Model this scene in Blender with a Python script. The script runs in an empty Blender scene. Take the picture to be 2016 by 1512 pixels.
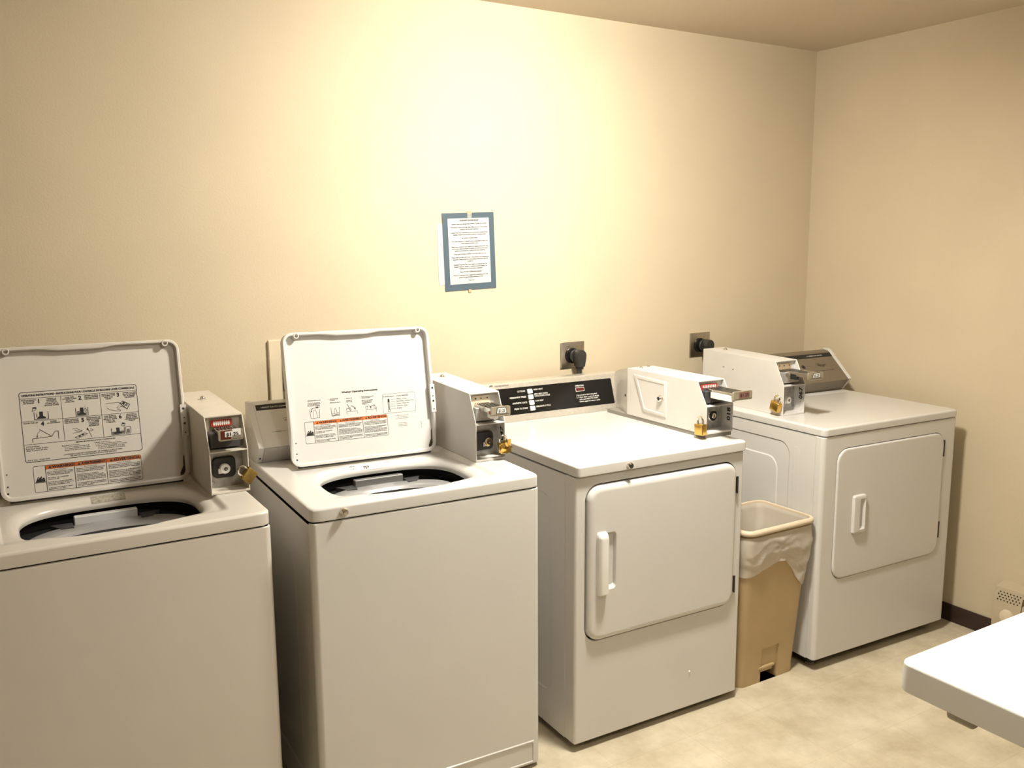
import bpy, bmesh, math, random
from mathutils import Vector, Matrix, Euler, noise

# ------------------------------------------------------------------ scene, camera, world, exposure
scene = bpy.context.scene
COL = scene.collection
random.seed(7)

F_PX = 1758.3                                  # focal length in pixels of the 2016 x 1512 frame
cam_data = bpy.data.cameras.new('camera')
cam_data.sensor_width = 36.0
cam_data.lens = 36.0 * F_PX / 2016.0
cam_data.clip_start = 0.05
cam = bpy.data.objects.new('camera', cam_data)
COL.objects.link(cam)
yaw, pitch, roll = (math.radians(a) for a in (31.305, 9.1109, -0.3788))
fw = Vector((math.sin(yaw) * math.cos(pitch), math.cos(yaw) * math.cos(pitch), -math.sin(pitch)))
rt = Vector((math.cos(yaw), -math.sin(yaw), 0))
up = rt.cross(fw)
rt2 = rt * math.cos(roll) + up * math.sin(roll)
up2 = -rt * math.sin(roll) + up * math.cos(roll)
cam.matrix_world = Matrix(((rt2.x, up2.x, -fw.x, -3.3896), (rt2.y, up2.y, -fw.y, -2.8930),
                           (rt2.z, up2.z, -fw.z, 1.5789), (0, 0, 0, 1)))
scene.camera = cam

world = bpy.data.worlds.new('world')
world.use_nodes = True
world.node_tree.nodes['Background'].inputs[0].default_value = (1.0, 0.85, 0.65, 1)
world.node_tree.nodes['Background'].inputs[1].default_value = 0.0
scene.world = world

scene.view_settings.view_transform = 'Standard'
scene.view_settings.look = 'None'
scene.view_settings.gamma = 1.0
scene.view_settings.use_curve_mapping = False
scene.view_settings.exposure = 0.0

LAMP_SPOTS = [(-1.72, -1.20), (-2.45, -2.75)]   # ceiling lamp and an added fill lamp (built further down, each with its own light)
LAMP_LEN = 0.26
LAMP_STRENGTH = [420.0, 90.0]
LAMP_COLOR = (1.0, 0.945, 0.82)
ROOM_H = 2.416

# ------------------------------------------------------------------ materials
MATS = {}


def mat(name, color, rough=0.5, metal=0.0, noise_scale=None, noise_amt=0.0, bump=0.0, bump_scale=200.0,
        spec=0.5, coat=0.0, emit=None):
    if name in MATS:
        return MATS[name]
    m = bpy.data.materials.new(name)
    m.use_nodes = True
    nt = m.node_tree
    b = nt.nodes['Principled BSDF']
    b.inputs['Base Color'].default_value = (*color, 1)
    b.inputs['Roughness'].default_value = rough
    b.inputs['Metallic'].default_value = metal
    b.inputs['Specular IOR Level'].default_value = spec
    b.inputs['Coat Weight'].default_value = coat
    tc = nt.nodes.new('ShaderNodeTexCoord')
    if noise_scale:
        n = nt.nodes.new('ShaderNodeTexNoise')
        n.inputs['Scale'].default_value = noise_scale
        n.inputs['Detail'].default_value = 5
        nt.links.new(tc.outputs['Object'], n.inputs['Vector'])
        r = nt.nodes.new('ShaderNodeValToRGB')
        r.color_ramp.elements[0].position = 0.3
        r.color_ramp.elements[1].position = 0.7
        r.color_ramp.elements[0].color = (*[c * (1 - noise_amt) for c in color], 1)
        r.color_ramp.elements[1].color = (*[min(1, c * (1 + noise_amt)) for c in color], 1)
        nt.links.new(n.outputs['Fac'], r.inputs['Fac'])
        nt.links.new(r.outputs['Color'], b.inputs['Base Color'])
    if bump:
        n2 = nt.nodes.new('ShaderNodeTexNoise')
        n2.inputs['Scale'].default_value = bump_scale
        n2.inputs['Detail'].default_value = 3
        nt.links.new(tc.outputs['Object'], n2.inputs['Vector'])
        bp = nt.nodes.new('ShaderNodeBump')
        bp.inputs['Strength'].default_value = bump
        bp.inputs['Distance'].default_value = 0.002
        nt.links.new(n2.outputs['Fac'], bp.inputs['Height'])
        nt.links.new(bp.outputs['Normal'], b.inputs['Normal'])
    if emit:
        b.inputs['Emission Color'].default_value = (*emit[0], 1)
        b.inputs['Emission Strength'].default_value = emit[1]
    MATS[name] = m
    return m


WALL = mat('beige wall paint', (0.565, 0.48, 0.345), 0.75, noise_scale=3.0, noise_amt=0.03, bump=0.25, bump_scale=180)
CEIL = mat('ceiling paint', (0.58, 0.50, 0.39), 0.85, noise_scale=2.0, noise_amt=0.02, bump=0.2, bump_scale=150)
VINYL = mat('dark brown vinyl', (0.030, 0.014, 0.009), 0.45, noise_scale=30, noise_amt=0.15)
WHITE = mat('white enamel', (0.62, 0.605, 0.585), 0.22, spec=0.45, noise_scale=6, noise_amt=0.012)
WHITE2 = mat('cream enamel', (0.60, 0.565, 0.52), 0.26, spec=0.45, noise_scale=6, noise_amt=0.015)
LIDW = mat('white lid enamel', (0.67, 0.66, 0.645), 0.35, noise_scale=5, noise_amt=0.01)
BOXW = mat('white powder coat', (0.62, 0.60, 0.575), 0.38, noise_scale=12, noise_amt=0.025)
BOXC = mat('cream powder coat', (0.61, 0.56, 0.49), 0.42, noise_scale=18, noise_amt=0.06)
PLASTIC = mat('white plastic', (0.80, 0.79, 0.775), 0.32)
TUBP = mat('shaded tub plastic', (0.29, 0.287, 0.29), 0.3, noise_scale=9, noise_amt=0.04)  # white plastic darkened; shade inside the tub is in the colour
TUBW = mat('off white tub plastic', (0.55, 0.55, 0.55), 0.3, noise_scale=9, noise_amt=0.04)
TUBK = mat('shaded dispenser plastic', (0.13, 0.128, 0.125), 0.35, noise_scale=9, noise_amt=0.05)  # darker copy of the dispenser plastic, with shade put into the colour
DARKGAP = mat('dark rubber and gap shade', (0.012, 0.012, 0.012), 0.7, noise_scale=40, noise_amt=0.2)  # also laid into gaps and recesses as painted shade
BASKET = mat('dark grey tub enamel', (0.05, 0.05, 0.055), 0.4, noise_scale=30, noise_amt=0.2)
GREYP = mat('grey plinth paint', (0.26, 0.24, 0.21), 0.5, noise_scale=20, noise_amt=0.05)
STEEL = mat('stainless steel', (0.42, 0.385, 0.33), 0.36, 1.0, noise_scale=60, noise_amt=0.08)
CHROME = mat('chrome', (0.72, 0.70, 0.66), 0.14, 1.0, noise_scale=50, noise_amt=0.03)
GALV = mat('galvanised plate', (0.42, 0.41, 0.39), 0.5, 0.55, noise_scale=55, noise_amt=0.22)
ALU = mat('brushed aluminium', (0.66, 0.62, 0.55), 0.33, 0.6, noise_scale=80, noise_amt=0.06)
BRONZE = mat('taupe console metal', (0.19, 0.155, 0.112), 0.35, 0.3, noise_scale=60, noise_amt=0.04)
BRASS = mat('brass', (0.62, 0.40, 0.11), 0.28, 1.0, noise_scale=40, noise_amt=0.08)
BRASSD = mat('tarnished brass', (0.30, 0.20, 0.055), 0.45, 0.8, noise_scale=60, noise_amt=0.25)
BLACK = mat('gloss black', (0.006, 0.006, 0.006), 0.22, noise_scale=20, noise_amt=0.1)
BLACKM = mat('matt black', (0.010, 0.010, 0.010), 0.6, noise_scale=20, noise_amt=0.1)
RUBBER = mat('charcoal rubber', (0.022, 0.022, 0.021), 0.5, noise_scale=30, noise_amt=0.15)
INK = mat('black ink', (0.012, 0.011, 0.011), 0.6, noise_scale=100, noise_amt=0.1)
INKG = mat('grey ink', (0.12, 0.115, 0.11), 0.6, noise_scale=100, noise_amt=0.1)
INKW = mat('white ink', (0.75, 0.74, 0.70), 0.6, noise_scale=100, noise_amt=0.05)
ORANGE = mat('orange label ink', (0.70, 0.17, 0.025), 0.5, noise_scale=100, noise_amt=0.05)
ORANGED = mat('dull orange label ink', (0.42, 0.10, 0.02), 0.5, noise_scale=100, noise_amt=0.05)
RED = mat('red enamel', (0.42, 0.035, 0.025), 0.4, noise_scale=100, noise_amt=0.1)
REDD = mat('dark red window', (0.085, 0.014, 0.010), 0.2, noise_scale=100, noise_amt=0.1)
PAPER = mat('white paper', (0.50, 0.495, 0.485), 0.7, noise_scale=40, noise_amt=0.01)
STICKER = mat('white sticker', (0.74, 0.73, 0.70), 0.5, noise_scale=60, noise_amt=0.03)
STICKG = mat('worn grey sticker', (0.33, 0.30, 0.25), 0.6, noise_scale=160, noise_amt=0.35)
TAPE = mat('beige tape', (0.42, 0.33, 0.22), 0.4, noise_scale=80, noise_amt=0.1)
TAN = mat('tan bin plastic', (0.43, 0.315, 0.165), 0.42, noise_scale=8, noise_amt=0.04)
RIMP = mat('cream bin rim plastic', (0.60, 0.50, 0.37), 0.4, noise_scale=8, noise_amt=0.03)
TABLE = mat('white table plastic', (0.72, 0.715, 0.70), 0.45, noise_scale=20, noise_amt=0.01, bump=0.03, bump_scale=300)
TABLEG = mat('grey powder coated steel', (0.34, 0.31, 0.26), 0.45, noise_scale=30, noise_amt=0.05)
CREAMP = mat('cream plastic', (0.66, 0.57, 0.43), 0.45, noise_scale=20, noise_amt=0.03)
HEATER = mat('cream heater enamel', (0.47, 0.395, 0.28), 0.45, noise_scale=20, noise_amt=0.03)
GLASSP = mat('clear slide plastic', (0.33, 0.29, 0.22), 0.25, 0.3, noise_scale=40, noise_amt=0.1)
MAROON = mat('faded maroon label', (0.24, 0.105, 0.085), 0.5, noise_scale=100, noise_amt=0.1)
RUST = mat('rust and grime', (0.045, 0.028, 0.016), 0.8, noise_scale=70, noise_amt=0.5)


def border_material():
    m = bpy.data.materials.new('blue woven border')
    m.use_nodes = True
    nt = m.node_tree
    b = nt.nodes['Principled BSDF']
    b.inputs['Roughness'].default_value = 0.6
    tc = nt.nodes.new('ShaderNodeTexCoord')
    w = nt.nodes.new('ShaderNodeTexWave')
    w.wave_type = 'BANDS'
    w.bands_direction = 'DIAGONAL'
    w.inputs['Scale'].default_value = 110
    w.inputs['Distortion'].default_value = 1.5
    nt.links.new(tc.outputs['Object'], w.inputs['Vector'])
    r = nt.nodes.new('ShaderNodeValToRGB')
    r.color_ramp.elements[0].color = (0.030, 0.058, 0.090, 1)
    r.color_ramp.elements[1].color = (0.085, 0.118, 0.145, 1)
    nt.links.new(w.outputs['Fac'], r.inputs['Fac'])
    nt.links.new(r.outputs['Color'], b.inputs['Base Color'])
    return m


BORDER = border_material()


def floor_material():
    m = bpy.data.materials.new('mottled beige vinyl floor')
    m.use_nodes = True
    nt = m.node_tree
    L = nt.links
    b = nt.nodes['Principled BSDF']
    b.inputs['Roughness'].default_value = 0.42
    tc = nt.nodes.new('ShaderNodeTexCoord')
    n1 = nt.nodes.new('ShaderNodeTexNoise')
    n1.inputs['Scale'].default_value = 5.5
    n1.inputs['Detail'].default_value = 8
    n1.inputs['Roughness'].default_value = 0.65
    L.new(tc.outputs['Object'], n1.inputs['Vector'])
    r1 = nt.nodes.new('ShaderNodeValToRGB')
    r1.color_ramp.elements[0].position = 0.32
    r1.color_ramp.elements[0].color = (0.44, 0.37, 0.255, 1)
    r1.color_ramp.elements[1].position = 0.66
    r1.color_ramp.elements[1].color = (0.66, 0.59, 0.455, 1)
    L.new(n1.outputs['Fac'], r1.inputs['Fac'])
    br = nt.nodes.new('ShaderNodeTexBrick')
    br.offset = 0.0
    br.inputs['Scale'].default_value = 1.0
    br.inputs['Brick Width'].default_value = 0.305
    br.inputs['Row Height'].default_value = 0.305
    br.inputs['Mortar Size'].default_value = 0.003
    br.inputs['Mortar Smooth'].default_value = 0.6
    br.inputs['Color1'].default_value = (1, 1, 1, 1)
    br.inputs['Color2'].default_value = (0.97, 0.97, 0.97, 1)
    br.inputs['Mortar'].default_value = (0.92, 0.91, 0.88, 1)
    L.new(tc.outputs['Object'], br.inputs['Vector'])
    mx = nt.nodes.new('ShaderNodeMix')
    mx.data_type = 'RGBA'
    mx.blend_type = 'MULTIPLY'
    mx.inputs['Factor'].default_value = 1.0
    L.new(r1.outputs['Color'], mx.inputs['A'])
    L.new(br.outputs['Color'], mx.inputs['B'])
    L.new(mx.outputs['Result'], b.inputs['Base Color'])
    return m


FLOOR = floor_material()


def liner_material():
    m = bpy.data.materials.new('translucent white bag film')
    m.use_nodes = True
    nt = m.node_tree
    L = nt.links
    nt.nodes.remove(nt.nodes['Principled BSDF'])
    out = nt.nodes['Material Output']
    df = nt.nodes.new('ShaderNodeBsdfDiffuse')
    df.inputs['Color'].default_value = (0.84, 0.79, 0.71, 1)
    tl = nt.nodes.new('ShaderNodeBsdfTranslucent')
    tl.inputs['Color'].default_value = (0.8, 0.77, 0.72, 1)
    gl = nt.nodes.new('ShaderNodeBsdfGlossy')
    gl.inputs['Roughness'].default_value = 0.25
    tr = nt.nodes.new('ShaderNodeBsdfTransparent')
    m1 = nt.nodes.new('ShaderNodeMixShader')
    m1.inputs[0].default_value = 0.30
    L.new(df.outputs[0], m1.inputs[1]); L.new(tl.outputs[0], m1.inputs[2])
    m2 = nt.nodes.new('ShaderNodeMixShader')
    m2.inputs[0].default_value = 0.10
    L.new(m1.outputs[0], m2.inputs[1]); L.new(gl.outputs[0], m2.inputs[2])
    m3 = nt.nodes.new('ShaderNodeMixShader')
    m3.inputs[0].default_value = 0.30
    L.new(m2.outputs[0], m3.inputs[1]); L.new(tr.outputs[0], m3.inputs[2])
    L.new(m3.outputs[0], out.inputs['Surface'])
    return m


LINER = liner_material()

# ------------------------------------------------------------------ mesh helpers


class MB:
    """Collects shapes into one mesh with several materials."""

    def __init__(self, *mats):
        self.v, self.f, self.mi, self.mats = [], [], [], []
        self.cur = 0
        if mats:
            self.use(mats[0])

    def use(self, m):
        if m not in self.mats:
            self.mats.append(m)
        self.cur = self.mats.index(m)
        return self

    def add(self, verts, faces):
        o = len(self.v)
        self.v.extend(Vector(p) for p in verts)
        for f in faces:
            self.f.append([i + o for i in f])
            self.mi.append(self.cur)
        return o

    def loft(self, rings, cap0=False, cap1=False, closed=True):
        n = len(rings[0])
        vs = [p for r in rings for p in r]
        fs = []
        for k in range(len(rings) - 1):
            for i in range(n if closed else n - 1):
                j = (i + 1) % n
                fs.append([k * n + i, k * n + j, (k + 1) * n + j, (k + 1) * n + i])
        if cap0:
            fs.append(list(range(n))[::-1])
        if cap1:
            fs.append([(len(rings) - 1) * n + i for i in range(n)])
        self.add(vs, fs)
        return self

    def bm_add(self, bm, M=None):
        bm.verts.index_update()
        vs = [(M @ v.co) if M else v.co.copy() for v in bm.verts]
        fs = [[v.index for v in f.verts] for f in bm.faces]
        self.add(vs, fs)
        bm.free()
        return self

    def box(self, x0, x1, y0, y1, z0, z1, bev=0.0, seg=2, M=None):
        bm = bmesh.new()
        bmesh.ops.create_cube(bm, size=1)
        for v in bm.verts:
            v.co = Vector(((x0 + x1) / 2 + v.co.x * (x1 - x0), (y0 + y1) / 2 + v.co.y * (y1 - y0),
                           (z0 + z1) / 2 + v.co.z * (z1 - z0)))
        if bev > 0:
            bmesh.ops.bevel(bm, geom=list(bm.edges), offset=bev, segments=seg, affect='EDGES', profile=0.5)
        return self.bm_add(bm, M)

    def prism(self, prof, x0, x1, bev=0.0, seg=2):
        """prof: list of (y, z); extruded along x."""
        bm = bmesh.new()
        a = [bm.verts.new((x0, y, z)) for y, z in prof]
        b = [bm.verts.new((x1, y, z)) for y, z in prof]
        n = len(prof)
        bm.faces.new(a)
        bm.faces.new(b[::-1])
        for i in range(n):
            j = (i + 1) % n
            bm.faces.new([a[j], a[i], b[i], b[j]])
        bmesh.ops.recalc_face_normals(bm, faces=bm.faces)
        if bev > 0:
            bmesh.ops.bevel(bm, geom=list(bm.edges), offset=bev, segments=seg, affect='EDGES', profile=0.5)
        return self.bm_add(bm)

    def lathe(self, prof, c, axis, n=24):
        """prof: list of (radius, distance along axis)."""
        ax = Vector(axis).normalized()
        u = ax.orthogonal().normalized()
        w = ax.cross(u)
        c = Vector(c)
        rings = []
        for r, h in prof:
            rings.append([c + ax * h + (u * math.cos(2 * math.pi * i / n) + w * math.sin(2 * math.pi * i / n)) * max(r, 1e-5)
                          for i in range(n)])
        return self.loft(rings, True, True)

    def cyl(self, p0, p1, r, n=16):
        p0, p1 = Vector(p0), Vector(p1)
        return self.lathe([(r, 0), (r, (p1 - p0).length)], p0, p1 - p0, n)

    def tube(self, path, r, n=10, flat=None):
        path = [Vector(p) for p in path]
        rings = []
        prev = None
        for i, p in enumerate(path):
            t = (path[min(i + 1, len(path) - 1)] - path[max(i - 1, 0)]).normalized()
            if prev is None:
                u = t.orthogonal().normalized() if flat is None else (Vector(flat) - t * t.dot(Vector(flat))).normalized()
            else:
                u = (prev - t * t.dot(prev)).normalized()
            prev = u
            w = t.cross(u)
            ru, rw = (r, r) if not isinstance(r, tuple) else r
            rings.append([p + u * math.cos(2 * math.pi * k / n) * ru + w * math.sin(2 * math.pi * k / n) * rw for k in range(n)])
        return self.loft(rings, True, True)

    def build(self, name, parent=None, smooth=35, fix=True):
        me = bpy.data.meshes.new(name)
        me.from_pydata([tuple(p) for p in self.v], [], self.f)
        for m in self.mats:
            me.materials.append(m)
        for p, i in zip(me.polygons, self.mi):
            p.material_index = i
        if fix:
            bm = bmesh.new()
            bm.from_mesh(me)
            bmesh.ops.recalc_face_normals(bm, faces=bm.faces)
            bm.to_mesh(me)
            bm.free()
        if smooth:
            for p in me.polygons:
                p.use_smooth = True
            me.set_sharp_from_angle(angle=math.radians(smooth))
        o = bpy.data.objects.new(name, me)
        COL.objects.link(o)
        if smooth and name in ('worktop', 'top_deck', 'door', 'front_panel', 'cabinet', 'tabletop', 'end_cap', 'handle', 'control_console', 'lid'):
            wn = o.modifiers.new('weighted_normals', 'WEIGHTED_NORMAL')
            wn.keep_sharp = True
        if parent:
            o.parent = parent
        return o


def thing(name, label, cat, loc=(0, 0, 0), rotz=0.0, group=None):
    o = bpy.data.objects.new(name, None)
    o.empty_display_size = 0.1
    COL.objects.link(o)
    o.location = loc
    o.rotation_euler = (0, 0, rotz)
    return tag(o, label, cat, group)


def tag(o, label, cat, group=None):
    o['label'] = label
    o['category'] = cat
    if group:
        o['group'] = group
    return o


def struct(o):
    o['kind'] = 'structure'
    return o


def rrect(cx, cy, hx, hy, r, n=6):
    """Rounded rectangle in 2D, counter-clockwise, 4 * (n + 1) points; r may be four radii (BL, BR, TR, TL)."""
    rs = r if isinstance(r, (list, tuple)) else [r] * 4
    pts = []
    for (sx, sy, a0), rr in zip(((-1, -1, 180), (1, -1, 270), (1, 1, 0), (-1, 1, 90)), rs):
        rr = max(rr, 1e-4)
        for k in range(n + 1):
            a = math.radians(a0 + 90 * k / n)
            pts.append((cx + sx * (hx - rr) + rr * math.cos(a), cy + sy * (hy - rr) + rr * math.sin(a)))
    return pts


def rr2(x0, x1, z0, z1, r, n=6):
    return rrect((x0 + x1) / 2, (z0 + z1) / 2, (x1 - x0) / 2, (z1 - z0) / 2, r, n)


def front_ring(pts, y):
    return [(a, y, b) for a, b in pts]


def side_ring(pts, x):
    return [(x, a, b) for a, b in pts]


def flat_ring(pts, z):
    return [(a, b, z) for a, b in pts]


def sstep(a, b, x):
    t = max(0.0, min(1.0, (x - a) / (b - a)))
    return t * t * (3 - 2 * t)


# ------------------------------------------------------------------ printed matter (flat inks on a plane)
_glyph = {}


def text_mesh(s, bold):
    key = (s, bold)
    if key not in _glyph:
        cu = bpy.data.curves.new('t', 'FONT')
        cu.body = s
        cu.size = 1.0
        cu.resolution_u = 2
        cu.offset = bold
        o = bpy.data.objects.new('t', cu)
        me = o.to_mesh()
        vs = [(v.co.x, v.co.y) for v in me.vertices]
        fs = [list(p.vertices) for p in me.polygons]
        o.to_mesh_clear()
        bpy.data.objects.remove(o)
        bpy.data.curves.remove(cu)
        _glyph[key] = (vs, fs)
    return _glyph[key]


class Print:
    """Flat shapes on the plane O + U*x + V*y, lifted along N."""

    def __init__(self, O, U, V, lift=0.0004):
        self.O, self.U, self.V = Vector(O), Vector(U).normalized(), Vector(V).normalized()
        self.N = self.U.cross(self.V)
        self.lift = lift
        self.mb = MB()

    def P(self, x, y, k=1):
        return self.O + self.U * x + self.V * y + self.N * (self.lift * k)

    def poly(self, pts, m, k=1):
        self.mb.use(m)
        self.mb.add([self.P(x, y, k) for x, y in pts], [list(range(len(pts)))])

    def rect(self, x0, x1, y0, y1, m, k=1):
        self.poly([(x0, y0), (x1, y0), (x1, y1), (x0, y1)], m, k)

    def disc(self, x, y, r, m, k=1, n=14, sy=1.0):
        self.poly([(x + r * math.cos(2 * math.pi * i / n), y + r * sy * math.sin(2 * math.pi * i / n)) for i in range(n)], m, k)

    def stroke(self, pts, w, m, k=1, closed=False):
        self.mb.use(m)
        n = len(pts)
        for i in range(n if closed else n - 1):
            a, b = Vector(pts[i]), Vector(pts[(i + 1) % n])
            d = b - a
            if d.length < 1e-9:
                continue
            d.normalize()
            q = Vector((-d.y, d.x)) * (w / 2)
            e = d * (w / 2)
            c = [a - e + q, a - e - q, b + e - q, b + e + q]
            self.mb.add([self.P(p.x, p.y, k) for p in c], [[0, 1, 2, 3]])

    def text(self, s, x, y, h, m, align='L', width=None, bold=0.0, k=2, rot=0.0):
        vs, fs = text_mesh(s, bold)
        if not vs:
            return
        xs = [p[0] for p in vs]
        x0, w = min(xs), max(xs) - min(xs)
        sy = h / 0.72
        sx = sy if width is None else width / w
        ox = {'L': 0, 'C': -w * sx / 2, 'R': -w * sx}[align]
        c, sn = math.cos(rot), math.sin(rot)
        self.mb.use(m)
        out = []
        for a, b in vs:
            px, py = (a - x0) * sx + ox, b * sy
            out.append(self.P(x + px * c - py * sn, y + px * sn + py * c, k))
        self.mb.add(out, fs)

    def build(self, name, parent=None):
        return self.mb.build(name, parent, smooth=0, fix=False)


# ------------------------------------------------------------------ the room
def plane(name, p, m, thick):
    """p: four corners of the inner face; thick: vector pointing out of the room."""
    mb = MB(m)
    t = Vector(thick)
    a = [Vector(q) for q in p]
    b = [q + t for q in a]
    mb.add(a + b, [[0, 1, 2, 3], [7, 6, 5, 4]] + [[i, (i + 1) % 4, (i + 1) % 4 + 4, i + 4] for i in range(4)])
    return struct(mb.build(name, smooth=0))


XL, YF, H = -6.20, -6.00, ROOM_H
plane('floor', [(XL, YF, 0), (0, YF, 0), (0, 0, 0), (XL, 0, 0)], FLOOR, (0, 0, -0.1))
plane('ceiling', [(XL, YF, H), (0, YF, H), (0, 0, H), (XL, 0, H)], CEIL, (0, 0, 0.1))
plane('wall_back', [(XL, 0, 0), (0, 0, 0), (0, 0, H), (XL, 0, H)], WALL, (0, 0.1, 0))
plane('wall_right', [(0, 0, 0), (0, YF, 0), (0, YF, H), (0, 0, H)], WALL, (0.1, 0, 0))
plane('wall_left', [(XL, 0, 0), (XL, YF, 0), (XL, YF, H), (XL, 0, H)], WALL, (-0.1, 0, 0))
plane('wall_front', [(XL, YF, 0), (0, YF, 0), (0, YF, H), (XL, YF, H)], WALL, (0, -0.1, 0))
mb = MB(VINYL)
mb.box(-0.008, -0.0002, -1.036, -0.0002, 0.0, 0.074, 0.003)
struct(mb.build('baseboard_right'))
mb = MB(VINYL)
mb.box(XL, -0.009, -0.008, -0.0002, 0.0, 0.074, 0.003)
struct(mb.build('baseboard_back'))

# ceiling lamp: short wraparound tube fixture running along the back wall, just above the top of the picture
def ceiling_lamp(k, label):
    lamp = thing('ceiling_lamp', label, 'ceiling lamp', (*LAMP_SPOTS[k], ROOM_H), 0, 'tube lamps on the ceiling')
    mb = MB(PLASTIC)
    mb.box(-LAMP_LEN / 2 - 0.02, LAMP_LEN / 2 + 0.02, -0.095, 0.095, -0.022, -0.0005, 0.004, 1)
    mb.build('base', lamp)
    mb = MB(mat('glowing lens %d' % k, (0.8, 0.8, 0.78), 0.5, emit=(LAMP_COLOR, LAMP_STRENGTH[k])))
    prof = [(-0.085, -0.023), (-0.085, -0.070), (-0.070, -0.090), (-0.035, -0.098), (0.035, -0.098), (0.070, -0.090), (0.085, -0.070), (0.085, -0.023)]
    mb.prism(prof, -LAMP_LEN / 2, LAMP_LEN / 2)
    mb.build('lens', lamp)
    for sx in (-1, 1):
        mb = MB(PLASTIC)
        mb.prism(prof, sx * LAMP_LEN / 2 + min(0, sx) * 0.014 + 0.0005 * sx, sx * LAMP_LEN / 2 + max(0, sx) * 0.014 + 0.0005 * sx)
        mb.build('lens_end_cap', lamp)


ceiling_lamp(0, 'white wraparound tube lamp with glowing lens on the ceiling above the laundry machines')
ceiling_lamp(1, 'added unseen fill lamp with glowing lens on the ceiling over the open floor')  # fill lamp, added to soften the lid shadow and lift the table edge

# ------------------------------------------------------------------ shared appliance pieces
MACH = {'w1': (-3.4617, -0.7240, -0.0872), 'w2': (-2.6996, -0.7732, -1.8438),
        'd3': (-1.8988, -0.7991, -1.2464), 'd4': (-0.8493, -0.8322, -2.1965)}


def machine(key, name, label, cat, group=None):
    x, y, a = MACH[key]
    return thing(name, label, cat, (x, y, 0), math.radians(a), group)


def u_shell(mb, w, y0, d, z0, z1, r, rt_=0.004, left_face=True, n=6, top=True):
    """Box with rounded front vertical edges and softened top edge (open nothing)."""
    def loop(z, ins):
        pts = []
        rr = max(r - ins, 0.001)
        for k in range(n + 1):
            a = math.radians(180 + 90 * k / n)
            pts.append((ins + rr + rr * math.cos(a), y0 + ins + rr + rr * math.sin(a), z))
        for k in range(n + 1):
            a = math.radians(270 + 90 * k / n)
            pts.append((w - ins - rr + rr * math.cos(a), y0 + ins + rr + rr * math.sin(a), z))
        pts.append((w - ins, d, z))
        pts.append((ins, d, z))
        return pts
    rings = [loop(z0 + rt_, 0)] if not rt_ else [loop(z0, rt_), loop(z0 + rt_, 0)]
    for k in range(4):
        a = math.radians(90 * k / 3)
        rings.append(loop(z1 - rt_ + rt_ * math.sin(a), rt_ * (1 - math.cos(a))))
    m = len(rings[0])
    vs = [p for q in rings for p in q]
    fs = []
    for q in range(len(rings) - 1):
        for i in range(m):
            j = (i + 1) % m
            if i == m - 1 and not left_face and 0 < q < len(rings) - 1:
                continue
            fs.append([q * m + i, q * m + j, (q + 1) * m + j, (q + 1) * m + i])
    fs.append(list(range(m)))
    if top:
        fs.append([(len(rings) - 1) * m + i for i in range(m)])
    mb.add(vs, fs)


def slab_top(mb, w, y0, d, z0, z1, r=0.02, e=0.008):
    """Plain worktop slab with rounded corners and a softly rolled upper edge."""
    rings = []
    cx, cy, hx, hy = w / 2, (y0 + d) / 2, w / 2, (d - y0) / 2
    rings.append(flat_ring(rrect(cx, cy, hx - 0.006, hy - 0.006, r, 8), z0 + 0.001))
    rings.append(flat_ring(rrect(cx, cy, hx - 0.001, hy - 0.001, r, 8), z0))
    rings.append(flat_ring(rrect(cx, cy, hx, hy, r, 8), z0 + 0.003))
    for k in range(6):
        a = math.radians(90 * k / 5)
        ins = e * (1 - math.cos(a))
        rings.append(flat_ring(rrect(cx, cy, hx - ins, hy - ins, r, 8), z1 - e + e * math.sin(a)))
    mb.loft(rings, True, True)


def key_lock(parent, x, z, y=0.0, name='key_lock', keyhole=False):
    mb = MB(CHROME)
    mb.lathe([(0.0, -0.004), (0.0105, -0.004), (0.0105, 0.008), (0.0085, 0.0115), (0.0065, 0.0115), (0.006, 0.0105),
              (0.0048, 0.0125), (0.0048, 0.0145), (0.0035, 0.015), (0.003, 0.0142), (0.0, 0.0142)],
             (x, y, z), (0, -1, 0), 24)
    if keyhole:
        mb.use(BLACKM)
        mb.lathe([(0.0055, 0.0128), (0.0055, 0.0149), (0, 0.0149)], (x, y, z), (0, -1, 0), 16)
    return mb.build(name, parent)


def acorn_bolt(parent, x, y, z, r=0.008, h=0.009, m=CHROME, name='top_bolt'):
    mb = MB(m)
    prof = [(0, -0.002), (r * 1.15, -0.002), (r * 1.15, 0.0015), (r, 0.002)]
    for k in range(6):
        a = math.radians(90 * k / 5)
        prof.append((r * math.cos(a), 0.002 + (h - 0.002) * math.sin(a)))
    mb.lathe(prof, (x, y, z), (0, 0, 1), 18)
    return mb.build(name, parent)


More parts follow.
